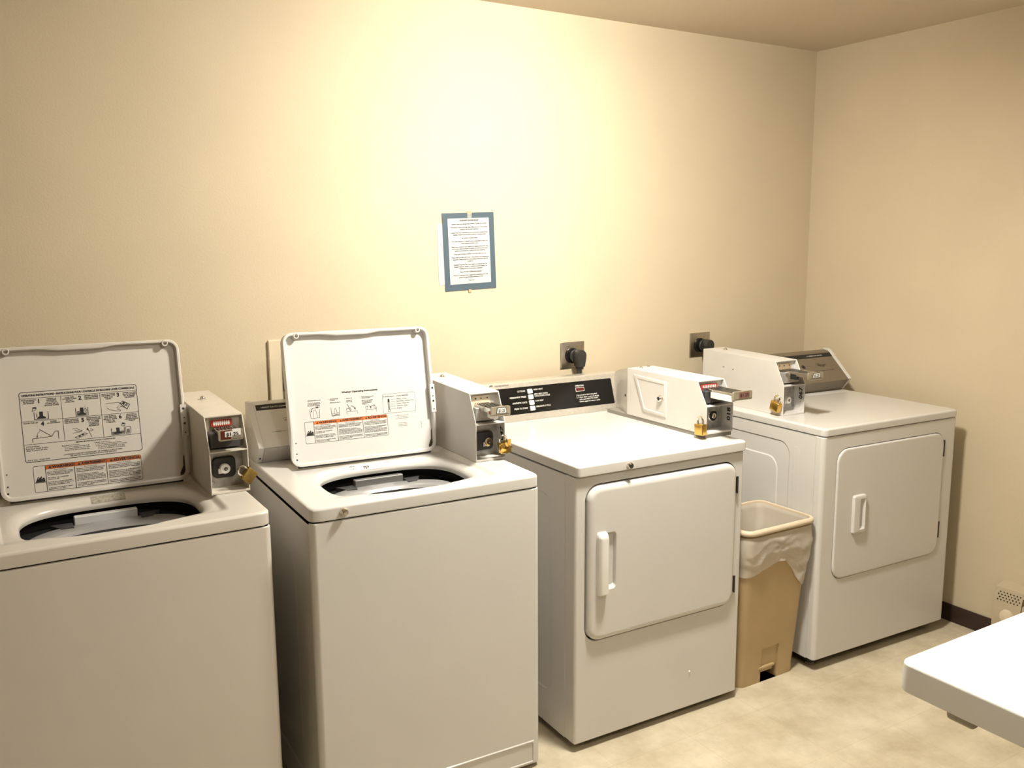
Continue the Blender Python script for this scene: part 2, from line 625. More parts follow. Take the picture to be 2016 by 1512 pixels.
# ---- coin box -------------------------------------------------------------
def coin_box(root, x0, x1, prof, m, kind, slide_y, price, number=None, plinth=None, shelf_back=0.075, back_block=None,
             bolt=None, dots=None, access=None):
    """prof: P0 bottom front, P1 bend, P2 top front, P3 top back, P4 bottom back in (y, z)."""
    t = 0.0028
    (y0, z0), (y1, z1), (y2, z2), (y3, z3), (y4, z4) = prof
    mb = MB(m)
    mb.prism(prof, x0, x0 + t, 0.0006, 1)
    mb.prism(prof, x1 - t, x1, 0.0006, 1)
    s = (z3 - z2) / (y3 - y2)
    mb.prism([(y2, z2 - 0.004), (y2, z2), (y3, z3), (y3, z3 - 0.004)], x0 + 0.001, x1 - 0.001, 0.0006, 1)   # top
    mb.box(x0 + t, x1 - t, y4 - t, y4 - 0.0005, z4, z3 - 0.003)                                             # back
    mb.box(x0 + 0.001, x1 - 0.001, y0, y4 - t, z0, z0 + 0.006, 0.0008, 1)                                   # floor
    mb.box(x0 + t, x1 - t, y1 - 0.001, y1 + shelf_back, z1 - 0.003, z1, 0.0006, 1)                          # shelf
    mb.box(x0 + t, x1 - t, y1 + 0.0575, y1 + 0.060, z1, z2 - 0.004)                                         # upper back panel
    if back_block:
        secs = []
        for (yy, xa, xb, za, zb) in back_block:
            secs.append([(xa, yy, za), (xb, yy, za), (xb, yy, zb), (xa, yy, zb)])
        mb.loft(secs, True, True)
    box = mb.build('coin_box', root, smooth=30)
    xm = (x0 + x1) / 2
    # lower lock plate
    yl = y0 + 0.052
    mb = MB(GALV)
    mb.box(x0 + t, x1 - t, yl, yl + 0.004, z0 + 0.006, z1 - 0.003)
    for sx, sz in ((x0 + 0.016, z0 + 0.022), (x1 - 0.016, z1 - 0.016), (x0 + 0.016, z1 - 0.016)):
        mb.lathe([(0.005, 0), (0.005, 0.002), (0.003, 0.0035), (0, 0.0035)], (sx, yl, sz), (0, -1, 0), 12)
    mb.build('lock_plate', box)
    # cash lock
    lx, lz = {'W1': (xm - 0.004, z0 + 0.060), 'W2': (xm + 0.006, z0 + 0.052), 'D3': (0.6482, z0 + 0.052),
              'D4': (0.1146, z0 + 0.050)}[kind]
    mb = MB(RUBBER)
    if kind in ('W1', 'W2'):
        hx = 0.031 if kind == 'W1' else 0.036
        a = rrect(lx - (0 if kind == 'W1' else 0.012), lz + 0.002, hx, 0.029, 0.013, 6)
        b = rrect(lx - (0 if kind == 'W1' else 0.012), lz + 0.002, hx - 0.003, 0.026, 0.011, 6)
        c = rrect(lx - (0 if kind == 'W1' else 0.012), lz + 0.002, hx - 0.006, 0.023, 0.010, 6)
        d = 0.008 if kind == 'W1' else 0.014
        mb.loft([front_ring(a, yl), front_ring(a, yl - d + 0.003), front_ring(b, yl - d), front_ring(c, yl - d)], False, True)
    else:
        d = 0.006
        a = rrect(lx, lz, 0.024, 0.028, 0.002, 3)
        mb.use(GALV)
        mb.loft([front_ring(a, yl), front_ring(a, yl - d)], False, True)
    yk = yl - d
    if kind == 'D3':
        mb.use(CHROME)
        mb.lathe([(0.020, 0), (0.020, 0.004), (0.018, 0.005), (0.017, 0.003), (0.016, 0.003)], (lx, yk, lz), (0, -1, 0), 24)
        mb.use(BLACK)
        mb.lathe([(0.0165, 0.002), (0.0165, 0.0042), (0.012, 0.006), (0, 0.006)], (lx, yk, lz), (0, -1, 0), 24)
        mb.use(CHROME)
        mb.lathe([(0.0095, 0.005), (0.0095, 0.0095), (0.0085, 0.0105), (0, 0.0105)], (lx, yk, lz), (0, -1, 0), 20)
        mb.use(BLACKM)
        mb.box(lx - 0.0014, lx + 0.0014, yk - 0.0112, yk - 0.0104, lz - 0.006, lz + 0.005)
    else:
        mb.use(PLASTIC if kind != 'W2' else CHROME)
        R = 0.0135
        flat = []
        for i in range(24):                                # round cylinder with one flat side
            ang = 2 * math.pi * i / 24
            px, pz = R * math.cos(ang), R * math.sin(ang)
            px = max(px, -R * 0.98)
            flat.append((lx + px, lz + pz))
        mb.loft([front_ring(flat, yk), front_ring(flat, yk - 0.012),
                 front_ring([(lx + (a - lx) * 0.9, lz + (b - lz) * 0.9) for a, b in flat], yk - 0.0135)], False, True)
        mb.box(lx - 0.0175, lx - 0.006, yk - 0.010, yk, lz - 0.0125, lz + 0.001, 0.001, 1)
        mb.use(BLACKM)
        mb.lathe([(0.0075 if kind == 'W2' else 0.0048, 0.0125), (0.0075 if kind == 'W2' else 0.0048, 0.0142), (0.0, 0.0142)],
                 (lx + 0.001, yk, lz), (0, -1, 0), 16)
        mb.use(CHROME)
        mb.lathe([(0.0022, 0.0135), (0.0022, 0.0155), (0.0, 0.0155)], (lx + 0.001, yk, lz), (0, -1, 0), 10)
    mb.build('cash_lock', box)
    # coin plate with eight slots above the shelf
    yp = y1 + 0.056
    px0, px1 = x0 + 0.016, x1 - 0.024
    if kind in ('W2', 'D4'):
        mb = MB(TAPE if kind == 'D4' else CREAMP)
    else:
        mb = MB(STEEL)
    pa = rr2(px0, px1, z1 + 0.012, z2 - 0.012, 0.005, 4)
    mb.loft([front_ring(pa, yp + 0.001), front_ring(pa, yp - 0.002)], False, True)
    nslot = 8
    sx0, sx1 = px0 + 0.010, px1 - 0.008
    if kind in ('W1', 'D3'):
        mb.use(RED)
        mb.box(px0 + 0.004, px1 - 0.003, yp - 0.004, yp - 0.002, z2 - 0.032, z2 - 0.014, 0.0006, 1)
        mb.use(STICKER)
        for i in range(nslot):
            cx = sx0 + (sx1 - sx0) * (i + 0.5) / nslot
            o = [(cx + 0.0024 * math.cos(k * math.pi / 5), z2 - 0.023 + 0.0065 * math.sin(k * math.pi / 5)) for k in range(10)]
            mb.loft([front_ring(o, yp - 0.004), front_ring(o, yp - 0.0046)], False, True)
    else:
        mb.use(BLACKM)
        for cx in (px0 + 0.012, (px0 + px1) / 2, px1 - 0.010):
            mb.lathe([(0.0022, 0.0), (0.0022, 0.0012), (0, 0.0012)], (cx, yp - 0.002, z2 - 0.020), (0, -1, 0), 10)
    mb.use(CHROME)
    for i in range(nslot):                                 # bright fingers between dark slots
        cx = sx0 + (sx1 - sx0) * (i + 0.5) / nslot
        mb.box(cx - 0.0018, cx + 0.0018, yp - 0.014, yp - 0.002, z1 + 0.040, z2 - 0.033, 0.0006, 1)
    mb.use(BLACKM)
    mb.box(sx0, sx1, yp - 0.0035, yp - 0.002, z1 + 0.040, z2 - 0.034)
    mb.build('coin_plate', box)
    # sliding coin tray
    zt = z1 + 0.052
    sa, sb = x0 + 0.028, x1 - 0.022
    mb = MB(STEEL)
    mb.box(sa, sb, slide_y + 0.004, yp - 0.002, zt - 0.004, zt + 0.001, 0.0008, 1)
    mb.use(CHROME)
    mb.box(sa - 0.003, sa, slide_y + 0.002, yp - 0.002, zt - 0.012, zt + 0.003, 0.0008, 1)
    mb.box(sb, sb + 0.003, slide_y + 0.002, yp - 0.002, zt - 0.012, zt + 0.003, 0.0008, 1)
    mb.use(BLACKM)
    mb.box(sa + 0.004, sb - 0.004, slide_y + 0.012, yp - 0.012, zt + 0.0008, zt + 0.0022)
    mb.use(CHROME)
    for i in range(5):
        cx = sa + 0.008 + (sb - sa - 0.016) * i / 4
        mb.box(cx - 0.0012, cx + 0.0012, slide_y + 0.012, yp - 0.012, zt + 0.001, zt + 0.0032)
    # housing block under the tray (steel throat with a pale or dark side)
    mb.use(BASKET if kind in ('W1', 'D3') else GALV)
    mb.box(x0 + 0.010, x1 - 0.014, y1 + 0.020, yp - 0.001, z1 + 0.006, zt - 0.005, 0.001, 1)
    if kind in ('W2', 'D3', 'D4'):
        mb.use({'W2': PLASTIC, 'D3': PLASTIC, 'D4': BLACKM}[kind])
        y_a, y_b = {'W2': (slide_y + 0.003, slide_y + 0.028), 'D3': (slide_y + 0.010, y1 + 0.010), 'D4': (y1 - 0.035, y1 - 0.005)}[kind]
        mb.box(sa - 0.0035, sa + 0.012, y_a, y_b, zt - 0.026, zt - 0.005, 0.0008, 1)
        if kind == 'W2':
            mb.use(RED)
            mb.box(sa - 0.0042, sa - 0.003, slide_y + 0.004, slide_y + 0.018, zt - 0.014, zt - 0.005)
    slide = mb.build('coin_slide', box)
    # price plate on the tray front
    fx0, fx1 = sa - 0.006, sb + 0.006
    fz0, fz1 = zt - 0.020, zt + 0.009
    mb = MB(GLASSP)
    a = rr2(fx0, fx1, fz0, fz1, 0.004, 4)
    mb.loft([front_ring(a, slide_y + 0.004), front_ring(a, slide_y - 0.003)], True, True)
    if kind == 'W1':
        mb.use(REDD)
        mb.box(fx0 + 0.006, (fx0 + fx1) / 2, slide_y - 0.0036, slide_y - 0.003, fz0 + 0.004, fz1 - 0.002)
    p = Print((fx0, slide_y - 0.0031, fz0), (1, 0, 0), (0, 0, 1), 0.0004)
    W, Hh = fx1 - fx0, fz1 - fz0
    if kind in ('W2', 'D4'):
        tr = [(W * .24, Hh * .28), (W * .82, Hh * .28), (W * .76, Hh * .93), (W * .30, Hh * .93)]
        p.poly(tr, INK, 1)
        q = [(W * .275, Hh * .33), (W * .785, Hh * .33), (W * .735, Hh * .87), (W * .325, Hh * .87)]
        p.poly(q, STICKER, 2)
        p.text(price, W * .53, Hh * .42, Hh * .34, INK, 'C', W * .34, 0.02, 3)
        p.stroke([(W * .05, Hh * .17), (W * .95, Hh * .19)], 0.0012, INK, 1)
    elif kind == 'W1':
        p.rect(W * .26, W * .78, Hh * .34, Hh * .86, STICKER, 2)
        p.rect(W * .56, W * .90, Hh * .44, Hh * 1.06, STICKER, 3)
        p.text(price, W * .56, Hh * .42, Hh * .34, INK, 'C', W * .50, 0.03, 4)
        p.stroke([(W * .5, Hh * .12), (W * .97, Hh * .14)], 0.0010, INK, 1)
    else:
        p.poly([(W * a_, Hh * b_) for a_, b_ in ((.28, .25), (.86, .25), (.86, .9), (.28, .9))], MAROON, 1)
        p.text(price, W * .57, Hh * .40, Hh * .36, INK, 'C', W * .46, 0.02, 2)
        p.stroke([(W * .1, Hh * .12), (W * .95, Hh * .14)], 0.0012, INK, 1)
    for m_ in p.mb.mats:
        pass
    off = len(mb.v)
    mb.v.extend(p.mb.v)
    for f, i in zip(p.mb.f, p.mb.mi):
        mb.use(p.mb.mats[i])
        mb.f.append([q_ + off for q_ in f])
        mb.mi.append(mb.cur)
    mb.build('price_plate', box, smooth=30, fix=False)
    # number written by hand on the inner right wall
    if number:
        p = Print((x1 - t - 0.0002, y0 + 0.026, z0 + (0.034 if kind == 'D3' else 0.054)), (0, 0, 1), (0, 1, 0), -0.0005)
        p.N = Vector((-1, 0, 0)); p.lift = 0.0006
        p.U, p.V = Vector((0, 0, 1)), Vector((0, 1, 0))
        p.text(number, 0, -0.016, 0.017, INK, 'L', 0.046, 0.03, 1)
        p.build('service_number', box)
    if plinth:
        mb = MB(GREYP)
        pz0, pz1, py0, py1 = plinth
        mb.box(x0 + 0.002, x1 - 0.002, py0 + 0.004, py1, pz0, pz1, 0.001, 1)
        mb.build('plinth', box)
    if bolt:
        for b in bolt:
            acorn_bolt(box, *b)
    if dots:
        for (yy, zz) in dots:
            mb = MB(STEEL)
            mb.lathe([(0.0028, 0.0), (0.0028, 0.0008), (0.0012, 0.0015), (0, 0.0015)], (x0, yy, zz), (-1, 0, 0), 10)
            mb.build('rivet', box)
    return box


# ---- brass padlock --------------------------------------------------------
def padlock(label, loc, rot, key, body=BRASS, scale=1.0, crumpled=False):
    x, y, a = MACH[key]
    a = math.radians(a)
    wx = x + loc[0] * math.cos(a) - loc[1] * math.sin(a)
    wy = y + loc[0] * math.sin(a) + loc[1] * math.cos(a)
    root = thing('padlock', label, 'padlock', (wx, wy, loc[2]), 0, 'padlocks on the coin boxes')
    root.rotation_euler = Euler((rot[0], rot[1], rot[2] + a), 'XYZ')
    root.scale = (scale,) * 3
    mb = MB(body)
    a2 = rrect(0, 0, 0.0190, 0.0095, 0.003, 4)
    b2 = rrect(0, 0, 0.0180, 0.0085, 0.003, 4)
    mb.loft([flat_ring(b2, -0.032), flat_ring(a2, -0.0305), flat_ring(a2, -0.0015), flat_ring(b2, 0.0)], True, True)
    if crumpled:
        rnd = random.Random(3)
        for _ in range(7):                                 # bent brass foil scraps around the body
            ang = rnd.uniform(-0.8, 0.8)
            M = Matrix.Translation((rnd.uniform(-0.014, 0.018), rnd.uniform(-0.011, -0.006), rnd.uniform(-0.030, 0.004))) @ \
                Euler((rnd.uniform(-0.5, 0.5), ang, rnd.uniform(-0.6, 0.6))).to_matrix().to_4x4()
            mb.box(-0.008, 0.008, -0.0007, 0.0007, -0.010, 0.010, M=M)
    mb.use(BLACKM)
    mb.lathe([(0.004, 0), (0.004, 0.0006), (0, 0.0006)], (0, 0, -0.032), (0, 0, -1), 12)
    mb.build('body', root)
    mb = MB(CHROME)
    path = [(-0.0115, 0, -0.004), (-0.0115, 0, 0.008)]
    for k in range(9):
        t = math.pi - math.pi * k / 8
        path.append((0.0115 * math.cos(t), 0, 0.010 + 0.0115 * math.sin(t)))
    path += [(0.0115, 0, 0.008), (0.0115, 0, -0.004)]
    mb.tube(path, 0.0030, 10)
    mb.build('shackle', root)
    return root


# ------------------------------------------------------------------ washers
WW = 0.6785


def washer_cabinet(root, m):
    mb = MB(m)
    z0, z1, r, d = 0.012, 0.8735, 0.017, 0.665
    u_shell(mb, WW, 0.0, d, z0, z1, r, 0.004, left_face=False, top=False)
    # left side with two pressed panels
    o = rr2(r, d, z0 + 0.004, z1 - 0.004, 0.0001, 6)
    c1 = rr2(0.10, 0.60, 0.10, 0.80, 0.05, 6)
    c2 = rr2(0.105, 0.595, 0.105, 0.795, 0.047, 6)
    c3 = rr2(0.165, 0.54, 0.16, 0.74, 0.05, 6)
    c4 = rr2(0.172, 0.533, 0.167, 0.733, 0.045, 6)
    mb.loft([side_ring(o, 0.0), side_ring(c1, 0.0), side_ring(c2, 0.004), side_ring(c3, 0.004), side_ring(c4, 0.0005)], False, True)
    cab = mb.build('cabinet', root, smooth=28)
    # toe kick: shallow pressed panel and a dark box painting the shade under it
    mb = MB(m)
    a = rr2(0.030, WW - 0.022, 0.020, 0.092, 0.004, 4)
    b = rr2(0.037, WW - 0.029, 0.026, 0.085, 0.004, 4)
    mb.loft([front_ring(a, -0.0001), front_ring(rr2(0.032, WW - 0.024, 0.021, 0.090, 0.004, 4), -0.0035),
             front_ring(rr2(0.035, WW - 0.027, 0.024, 0.087, 0.004, 4), -0.0035), front_ring(b, -0.0006)], False, True)
    mb.build('kick_panel', root, smooth=40)
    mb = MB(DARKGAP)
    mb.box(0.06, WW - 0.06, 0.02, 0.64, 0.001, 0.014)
    mb.build('base_shade_box', root)
    for px in (0.045, WW - 0.045):
        for py in (0.05, 0.60):
            mb = MB(RUBBER)
            mb.lathe([(0.0, 0.0), (0.018, 0.0), (0.018, 0.006), (0.010, 0.008), (0.008, 0.0125), (0, 0.0125)], (px, py, 0.0), (0, 0, 1), 16)
            mb.build('foot', root)
    return cab


def washer_deck(root, m, ox=0.0):
    d0, d1 = -0.002, 0.668
    z0, zt = 0.8775, 0.913
    cx, cy = 0.327 + ox, 0.235
    N = 168

    def outer(th, ins=0.0, r=0.024):
        """distance from the opening's centre to the rounded deck outline"""
        x0, x1, y0, y1 = ins, WW - ins, d0 + ins, d1 - ins
        c, s = math.cos(th), math.sin(th)
        lo, hi = 0.0, 2.0
        def inside(x, y):
            qx = max(x0 + r - x, x - (x1 - r), 0)
            qy = max(y0 + r - y, y - (y1 - r), 0)
            if x < x0 or x > x1 or y < y0 or y > y1:
                return False
            return qx * qx + qy * qy <= r * r
        for _ in range(40):
            mid = (lo + hi) / 2
            if inside(cx + mid * c, cy + mid * s):
                lo = mid
            else:
                hi = mid
        return lo

    def sup(th, a, b, n):
        c, s = abs(math.cos(th)), abs(math.sin(th))
        return ((c / a) ** n + (s / b) ** n) ** (-1 / n)

    def crest(th, a, b, n):
        r = sup(th, a, b, n)
        s = math.sin(th)
        if s < 0:                                       # straight bite in the front edge of the opening
            x = cx + r * math.cos(th)
            k = sstep(0.165, 0.185, x - ox) * (1 - sstep(0.40, 0.42, x - ox))
            r += 0.007 * k
        return r

    def height(x, y):
        k = sstep(0.070, 0.080, x - ox) * (1 - sstep(0.566, 0.584, x - ox)) * sstep(0.055, 0.12, y) * (1 - sstep(0.462, 0.474, y))
        return zt - 0.011 * k

    corner = [math.atan2(yy - cy, xx - cx) for xx in (0.012, WW - 0.012) for yy in (d0 + 0.012, d1 - 0.012)]
    ths = sorted([2 * math.pi * i / N - math.pi for i in range(N)] + corner)
    P = lambda th, r, z: (cx + r * math.cos(th), cy + r * math.sin(th), z)
    rings = []
    rings.append([P(th, outer(th, 0.006), z0 + 0.001) for th in ths])
    rings.append([P(th, outer(th, 0.001), z0) for th in ths])
    rings.append([P(th, outer(th), z0 + 0.003) for th in ths])
    e = 0.008
    for k in range(6):
        a = math.radians(90 * k / 5)
        rings.append([P(th, outer(th, e * (1 - math.cos(a))), zt - e + e * math.sin(a)) for th in ths])
    A, B, n = 0.236, 0.190, 3.0
    steps = 56
    for k in range(1, steps + 1):
        t = k / steps
        ring = []
        for th in ths:
            ro, rc = outer(th, e), crest(th, A, B, n)
            r = ro + (rc - ro) * t
            x, y = cx + r * math.cos(th), cy + r * math.sin(th)
            ring.append((x, y, height(x, y)))
        rings.append(ring)
    hc = [p[2] for p in rings[-1]]
    for k in range(1, 9):                                # rolled funnel down to the opening's lip
        a = math.radians(90 * k / 8)
        ring = []
        for th, h0 in zip(ths, hc):
            r0 = crest(th, A, B, n)
            r1 = crest(th, A - 0.028, B - 0.028, n)
            r = r0 + (r1 - r0) * math.sin(a)
            ring.append(P(th, r, h0 - (h0 - 0.880) * (1 - math.cos(a))))
        rings.append(ring)
    rings.append([P(th, crest(th, A - 0.028, B - 0.028, n) + 0.003, 0.872) for th in ths])
    mb = MB(m)
    mb.loft(rings)
    return mb.build('top_deck', root, smooth=50), (cx, cy)


def washer_tub(root, c, kind):
    cx, cy = c
    n = 64
    def el(a, b, z, p=2.6):
        out = []
        for i in range(n):
            th = 2 * math.pi * i / n
            cc, ss = math.cos(th), math.sin(th)
            r = ((abs(cc) / a) ** p + (abs(ss) / b) ** p) ** (-1 / p)
            out.append((cx + r * cc, cy + r * ss, z))
        return out
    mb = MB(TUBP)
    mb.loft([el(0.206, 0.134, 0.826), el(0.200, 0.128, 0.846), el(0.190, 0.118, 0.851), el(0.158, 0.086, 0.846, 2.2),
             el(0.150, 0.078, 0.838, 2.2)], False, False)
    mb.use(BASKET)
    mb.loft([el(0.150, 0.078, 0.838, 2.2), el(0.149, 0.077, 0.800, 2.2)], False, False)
    for sx in (-1, 1):                                   # dark patches painted as the shade of recesses at the back
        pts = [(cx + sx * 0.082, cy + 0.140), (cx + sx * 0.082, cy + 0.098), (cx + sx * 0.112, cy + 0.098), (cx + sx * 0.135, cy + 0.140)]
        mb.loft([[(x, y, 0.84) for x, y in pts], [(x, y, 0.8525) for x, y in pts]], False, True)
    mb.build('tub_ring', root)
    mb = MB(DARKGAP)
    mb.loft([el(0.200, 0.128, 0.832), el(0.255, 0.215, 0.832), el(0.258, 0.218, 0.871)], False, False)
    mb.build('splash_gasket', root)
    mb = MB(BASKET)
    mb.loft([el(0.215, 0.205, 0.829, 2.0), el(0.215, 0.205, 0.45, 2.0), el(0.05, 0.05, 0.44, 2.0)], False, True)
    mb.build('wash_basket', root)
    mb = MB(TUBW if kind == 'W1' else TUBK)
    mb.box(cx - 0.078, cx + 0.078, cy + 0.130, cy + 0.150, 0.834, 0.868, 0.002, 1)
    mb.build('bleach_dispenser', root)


LEAN = math.radians(9.8)


def washer_lid(root, x0, graphics, m, w=0.4724, h=0.402, twist=-0.0065):
    """Open lid: underside faces the room. Local plane: u right, v up the lid, n towards the room."""
    O = Vector((x0, 0.4356, 0.914))
    U = Vector((math.cos(twist), 0, math.sin(twist)))
    V = Vector((0, math.sin(LEAN), math.cos(LEAN)))
    Nn = U.cross(V)                                      # points to -y (towards the room)
    T = lambda u, v, n_: O + U * u + V * v + Nn * n_

    def ring(pts, n_):
        return [T(a, b, n_) for a, b in pts]

    def wavy(pts, amt):
        out = []
        for a, b in pts:
            if b > h * 0.9:
                b -= amt * sstep(0.12, 0.17, a) * (1 - sstep(0.26, 0.31, a))
            out.append((a, b))
        return out

    def loop(i, r):
        """outline inset by i with the upper and lower edges finely divided"""
        base = rr2(i, w - i, i, h - i, r, 6)
        out = []
        for k, p in enumerate(base):
            q = base[(k + 1) % len(base)]
            out.append(p)
            L = math.hypot(q[0] - p[0], q[1] - p[1])
            if L > 0.1:
                for s in range(1, 24):
                    out.append((p[0] + (q[0] - p[0]) * s / 24, p[1] + (q[1] - p[1]) * s / 24))
        return out

    mb = MB(m)
    def rim(n_top, pts):
        """rim is tall at top and sides, low along the hinge edge"""
        return [T(a, b, -0.004 + (n_top + 0.004) * (0.25 + 0.75 * sstep(0.0, 0.12, b))) for a, b in pts]
    rings = [ring(loop(0.006, 0.026), -0.012), ring(loop(0.001, 0.030), -0.009), ring(loop(0.0, 0.031), -0.004),
             rim(0.017, loop(0.0, 0.031)), rim(0.019, loop(0.002, 0.029)), rim(0.019, wavy(loop(0.007, 0.024), 0.004)),
             rim(0.017, wavy(loop(0.009, 0.022), 0.005)), ring(wavy(loop(0.010, 0.021), 0.006), 0.001),
             ring(wavy(loop(0.013, 0.018), 0.006), 0.0)]
    mb.loft(rings, True, True)
    lid = mb.build('lid', root, smooth=40)
    # bumper sockets in the two upper corners
    for u in (0.043, w - 0.037):
        mb = MB(m)
        c = T(u, h - 0.0105, 0.0)
        mb.lathe([(0.009, -0.002), (0.009, 0.019), (0.008, 0.021), (0.0055, 0.021), (0.005, 0.019), (0.005, 0.012)], c, Nn, 20)
        mb.use(TAPE)
        mb.lathe([(0.005, 0.008), (0.005, 0.0135), (0, 0.0135)], c, Nn, 14)
        mb.build('bumper_socket', lid)
    # strike plate on the right edge
    mb = MB(m)
    q = [(w - 0.013, 0.125), (w + 0.003, 0.125), (w + 0.003, 0.215), (w - 0.013, 0.215)]
    mb.loft([ring(q, 0.010), ring(q, 0.0205)], True, True)
    p = Print(T(w - 0.013, 0.125, 0.0206), U, V, 0.0004)
    for vv, s in ((0.078, 0.0035), (0.052, 0.0022), (0.036, 0.0035), (0.010, 0.0022)):
        p.disc(0.008, vv, s, BLACKM, 1, 8)
    off = len(mb.v)
    mb.v.extend(p.mb.v)
    mb.use(BLACKM)
    for f in p.mb.f:
        mb.f.append([i + off for i in f]); mb.mi.append(mb.cur)
    mb.build('strike_plate', lid, fix=False)
    # grime in the lower right corner and pin holes along the left edge
    p = Print(T(0, 0, 0.0), U, V, 0.0006)
    p.poly([(w - 0.012, 0.012), (w - 0.011, 0.075), (w - 0.0145, 0.066), (w - 0.0165, 0.040), (w - 0.024, 0.026), (w - 0.023, 0.016)], RUST, 1)
    p.poly([(w - 0.026, 0.022), (w - 0.018, 0.030), (w - 0.0165, 0.016), (w - 0.026, 0.014)], RUST, 2)
    p.build('grime_stain', lid)
    for uu, vv, s in ((0.018, 0.072, 0.0020), (0.018, 0.040, 0.0022), (0.017, 0.022, 0.0028)):
        p = Print(T(0, 0, 0.0), U, V, 0.0006)
        p.disc(uu, vv, s, BLACKM, 1, 8)
        p.build('pin_hole', lid)
    mb = MB(BLACKM)                                      # black tube along the lower edge paints the hinge shadow
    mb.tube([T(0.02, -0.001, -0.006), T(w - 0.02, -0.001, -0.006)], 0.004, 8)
    mb.build('hinge_shadow_strip', lid)
    graphics(lid, lambda u, v: T(u, v, 0.0), U, V)
    return lid


def lorem_block(p, x, y, w, lines, lh, h, m, align='L', ragged=None):
    """several lines of small print"""
    for i, s in enumerate(lines):
        ww = w * (ragged[i % len(ragged)] if ragged else 1.0)
        xx = x if align == 'L' else x + w / 2
        p.text(s, xx, y - i * lh, h, m, align, ww)


WARN = [("WARNING", "Fire Hazard", [
    "Never place items in the washer", "that are dampened with gasoline", "or other flammable fluids.", "",
    "No washer can completely", "remove oil.", "", "Do not dry anything that has",
    "ever had any type of oil on it", "(including cooking oils).", "", "Doing so can result in death,", "explosion, or fire."]),
    ("AVERTISSEMENT", "Risque d'incendie", [
        "Ne jamais mettre des articles humectes", "d'essence ou d'autres fluides", "inflammables dans la laveuse.", "",
        "Aucune laveuse ne peut", "completement enlever l'huile.", "Ne pas faire secher des articles qui", "ont ete salis par tout genre d'huile",
        "(y compris les huiles de cuisson).", "", "Le non-respect de ces instructions", "peut causer un deces, une explosion", "ou un incendie."]),
    ("ADVERTENCIA", "Peligro de incendio", [
        "Nunca coloque en la lavadora articulos", "que esten humedecidos con gasolina", "o cualquier otro liquido inflamable.", "",
        "Ninguna lavadora puede eliminar", "completamente el aceite.", "No seque ningun articulo que haya tenido", "alguna vez cualquier tipo de aceite",
        "(incluyendo aceites de cocina).", "", "No seguir estas instrucciones puede", "ocasionar la muerte, explosion o incendio."])]


def warning_panel(p, x0, x1, y0, y1, cols, bar, orange, ink, lw):
    """cols: x of the three text columns' left edges"""
    p.stroke(rr2(x0, x1, y0, y1, 0.004, 3), lw, ink, 1, True)
    p.rect(cols[0], x1 - lw / 2, y1 - bar, y1 - lw / 2, orange, 2)
    ends = cols[1:] + [x1]
    for c in cols:
        p.stroke([(c, y0), (c, y1)], lw, ink, 3)
    # flames
    fx = (x0 + cols[0]) / 2
    fy = (y0 + y1) / 2 - 0.008
    s = (cols[0] - x0) * 0.40
    p.poly([(fx - s, fy), (fx + s, fy), (fx + s * .95, fy + s * .7), (fx + s * .75, fy + s * 1.0), (fx + s * .55, fy + s * .85),
            (fx + s * .25, fy + s * 1.35), (fx, fy + s * .95), (fx - s * .35, fy + s * 1.3), (fx - s * .6, fy + s * .8)], ink, 2)
    p.stroke([(fx - s * 0.35, fy + s * 0.7), (fx - s * 0.2, fy + s * 1.1)], lw, STICKER, 3)
    p.stroke([(fx + s * 0.3, fy + s * 0.7), (fx + s * 0.45, fy + s * 1.1)], lw, STICKER, 3)
    p.stroke([(x0, fy - lw), (cols[0], fy - lw)], lw, ink, 2)
    for (head, sub, lines), a, b in zip(WARN, cols, ends):
        w = b - a
        hb = bar * 0.62
        tri = a + w * 0.10
        yb = y1 - bar * 0.80
        p.poly([(tri, yb), (tri + hb * 1.15, yb), (tri + hb * .57, yb + hb)], ink, 3)
        p.text(head, a + w * 0.97, yb, hb, ink, 'R', w * 0.97 - (tri - a) - hb * 1.35, 0.045, 3)
        ys = y1 - bar - 0.0044
        p.text(sub, a + w / 2, ys, 0.0026, ink, 'C', w * 0.40, 0.01, 3)
        n = len(lines)
        lh = (ys - 0.003 - y0) / (n + 0.3)
        for i, s_ in enumerate(lines):
            if s_:
                p.text(s_, a + w * 0.05, ys - lh * (i + 1.15), lh * 0.62, ink, 'L', min(w * 0.9, w * 0.9 * len(s_) / 36 + w * .12), 0.03, 3)


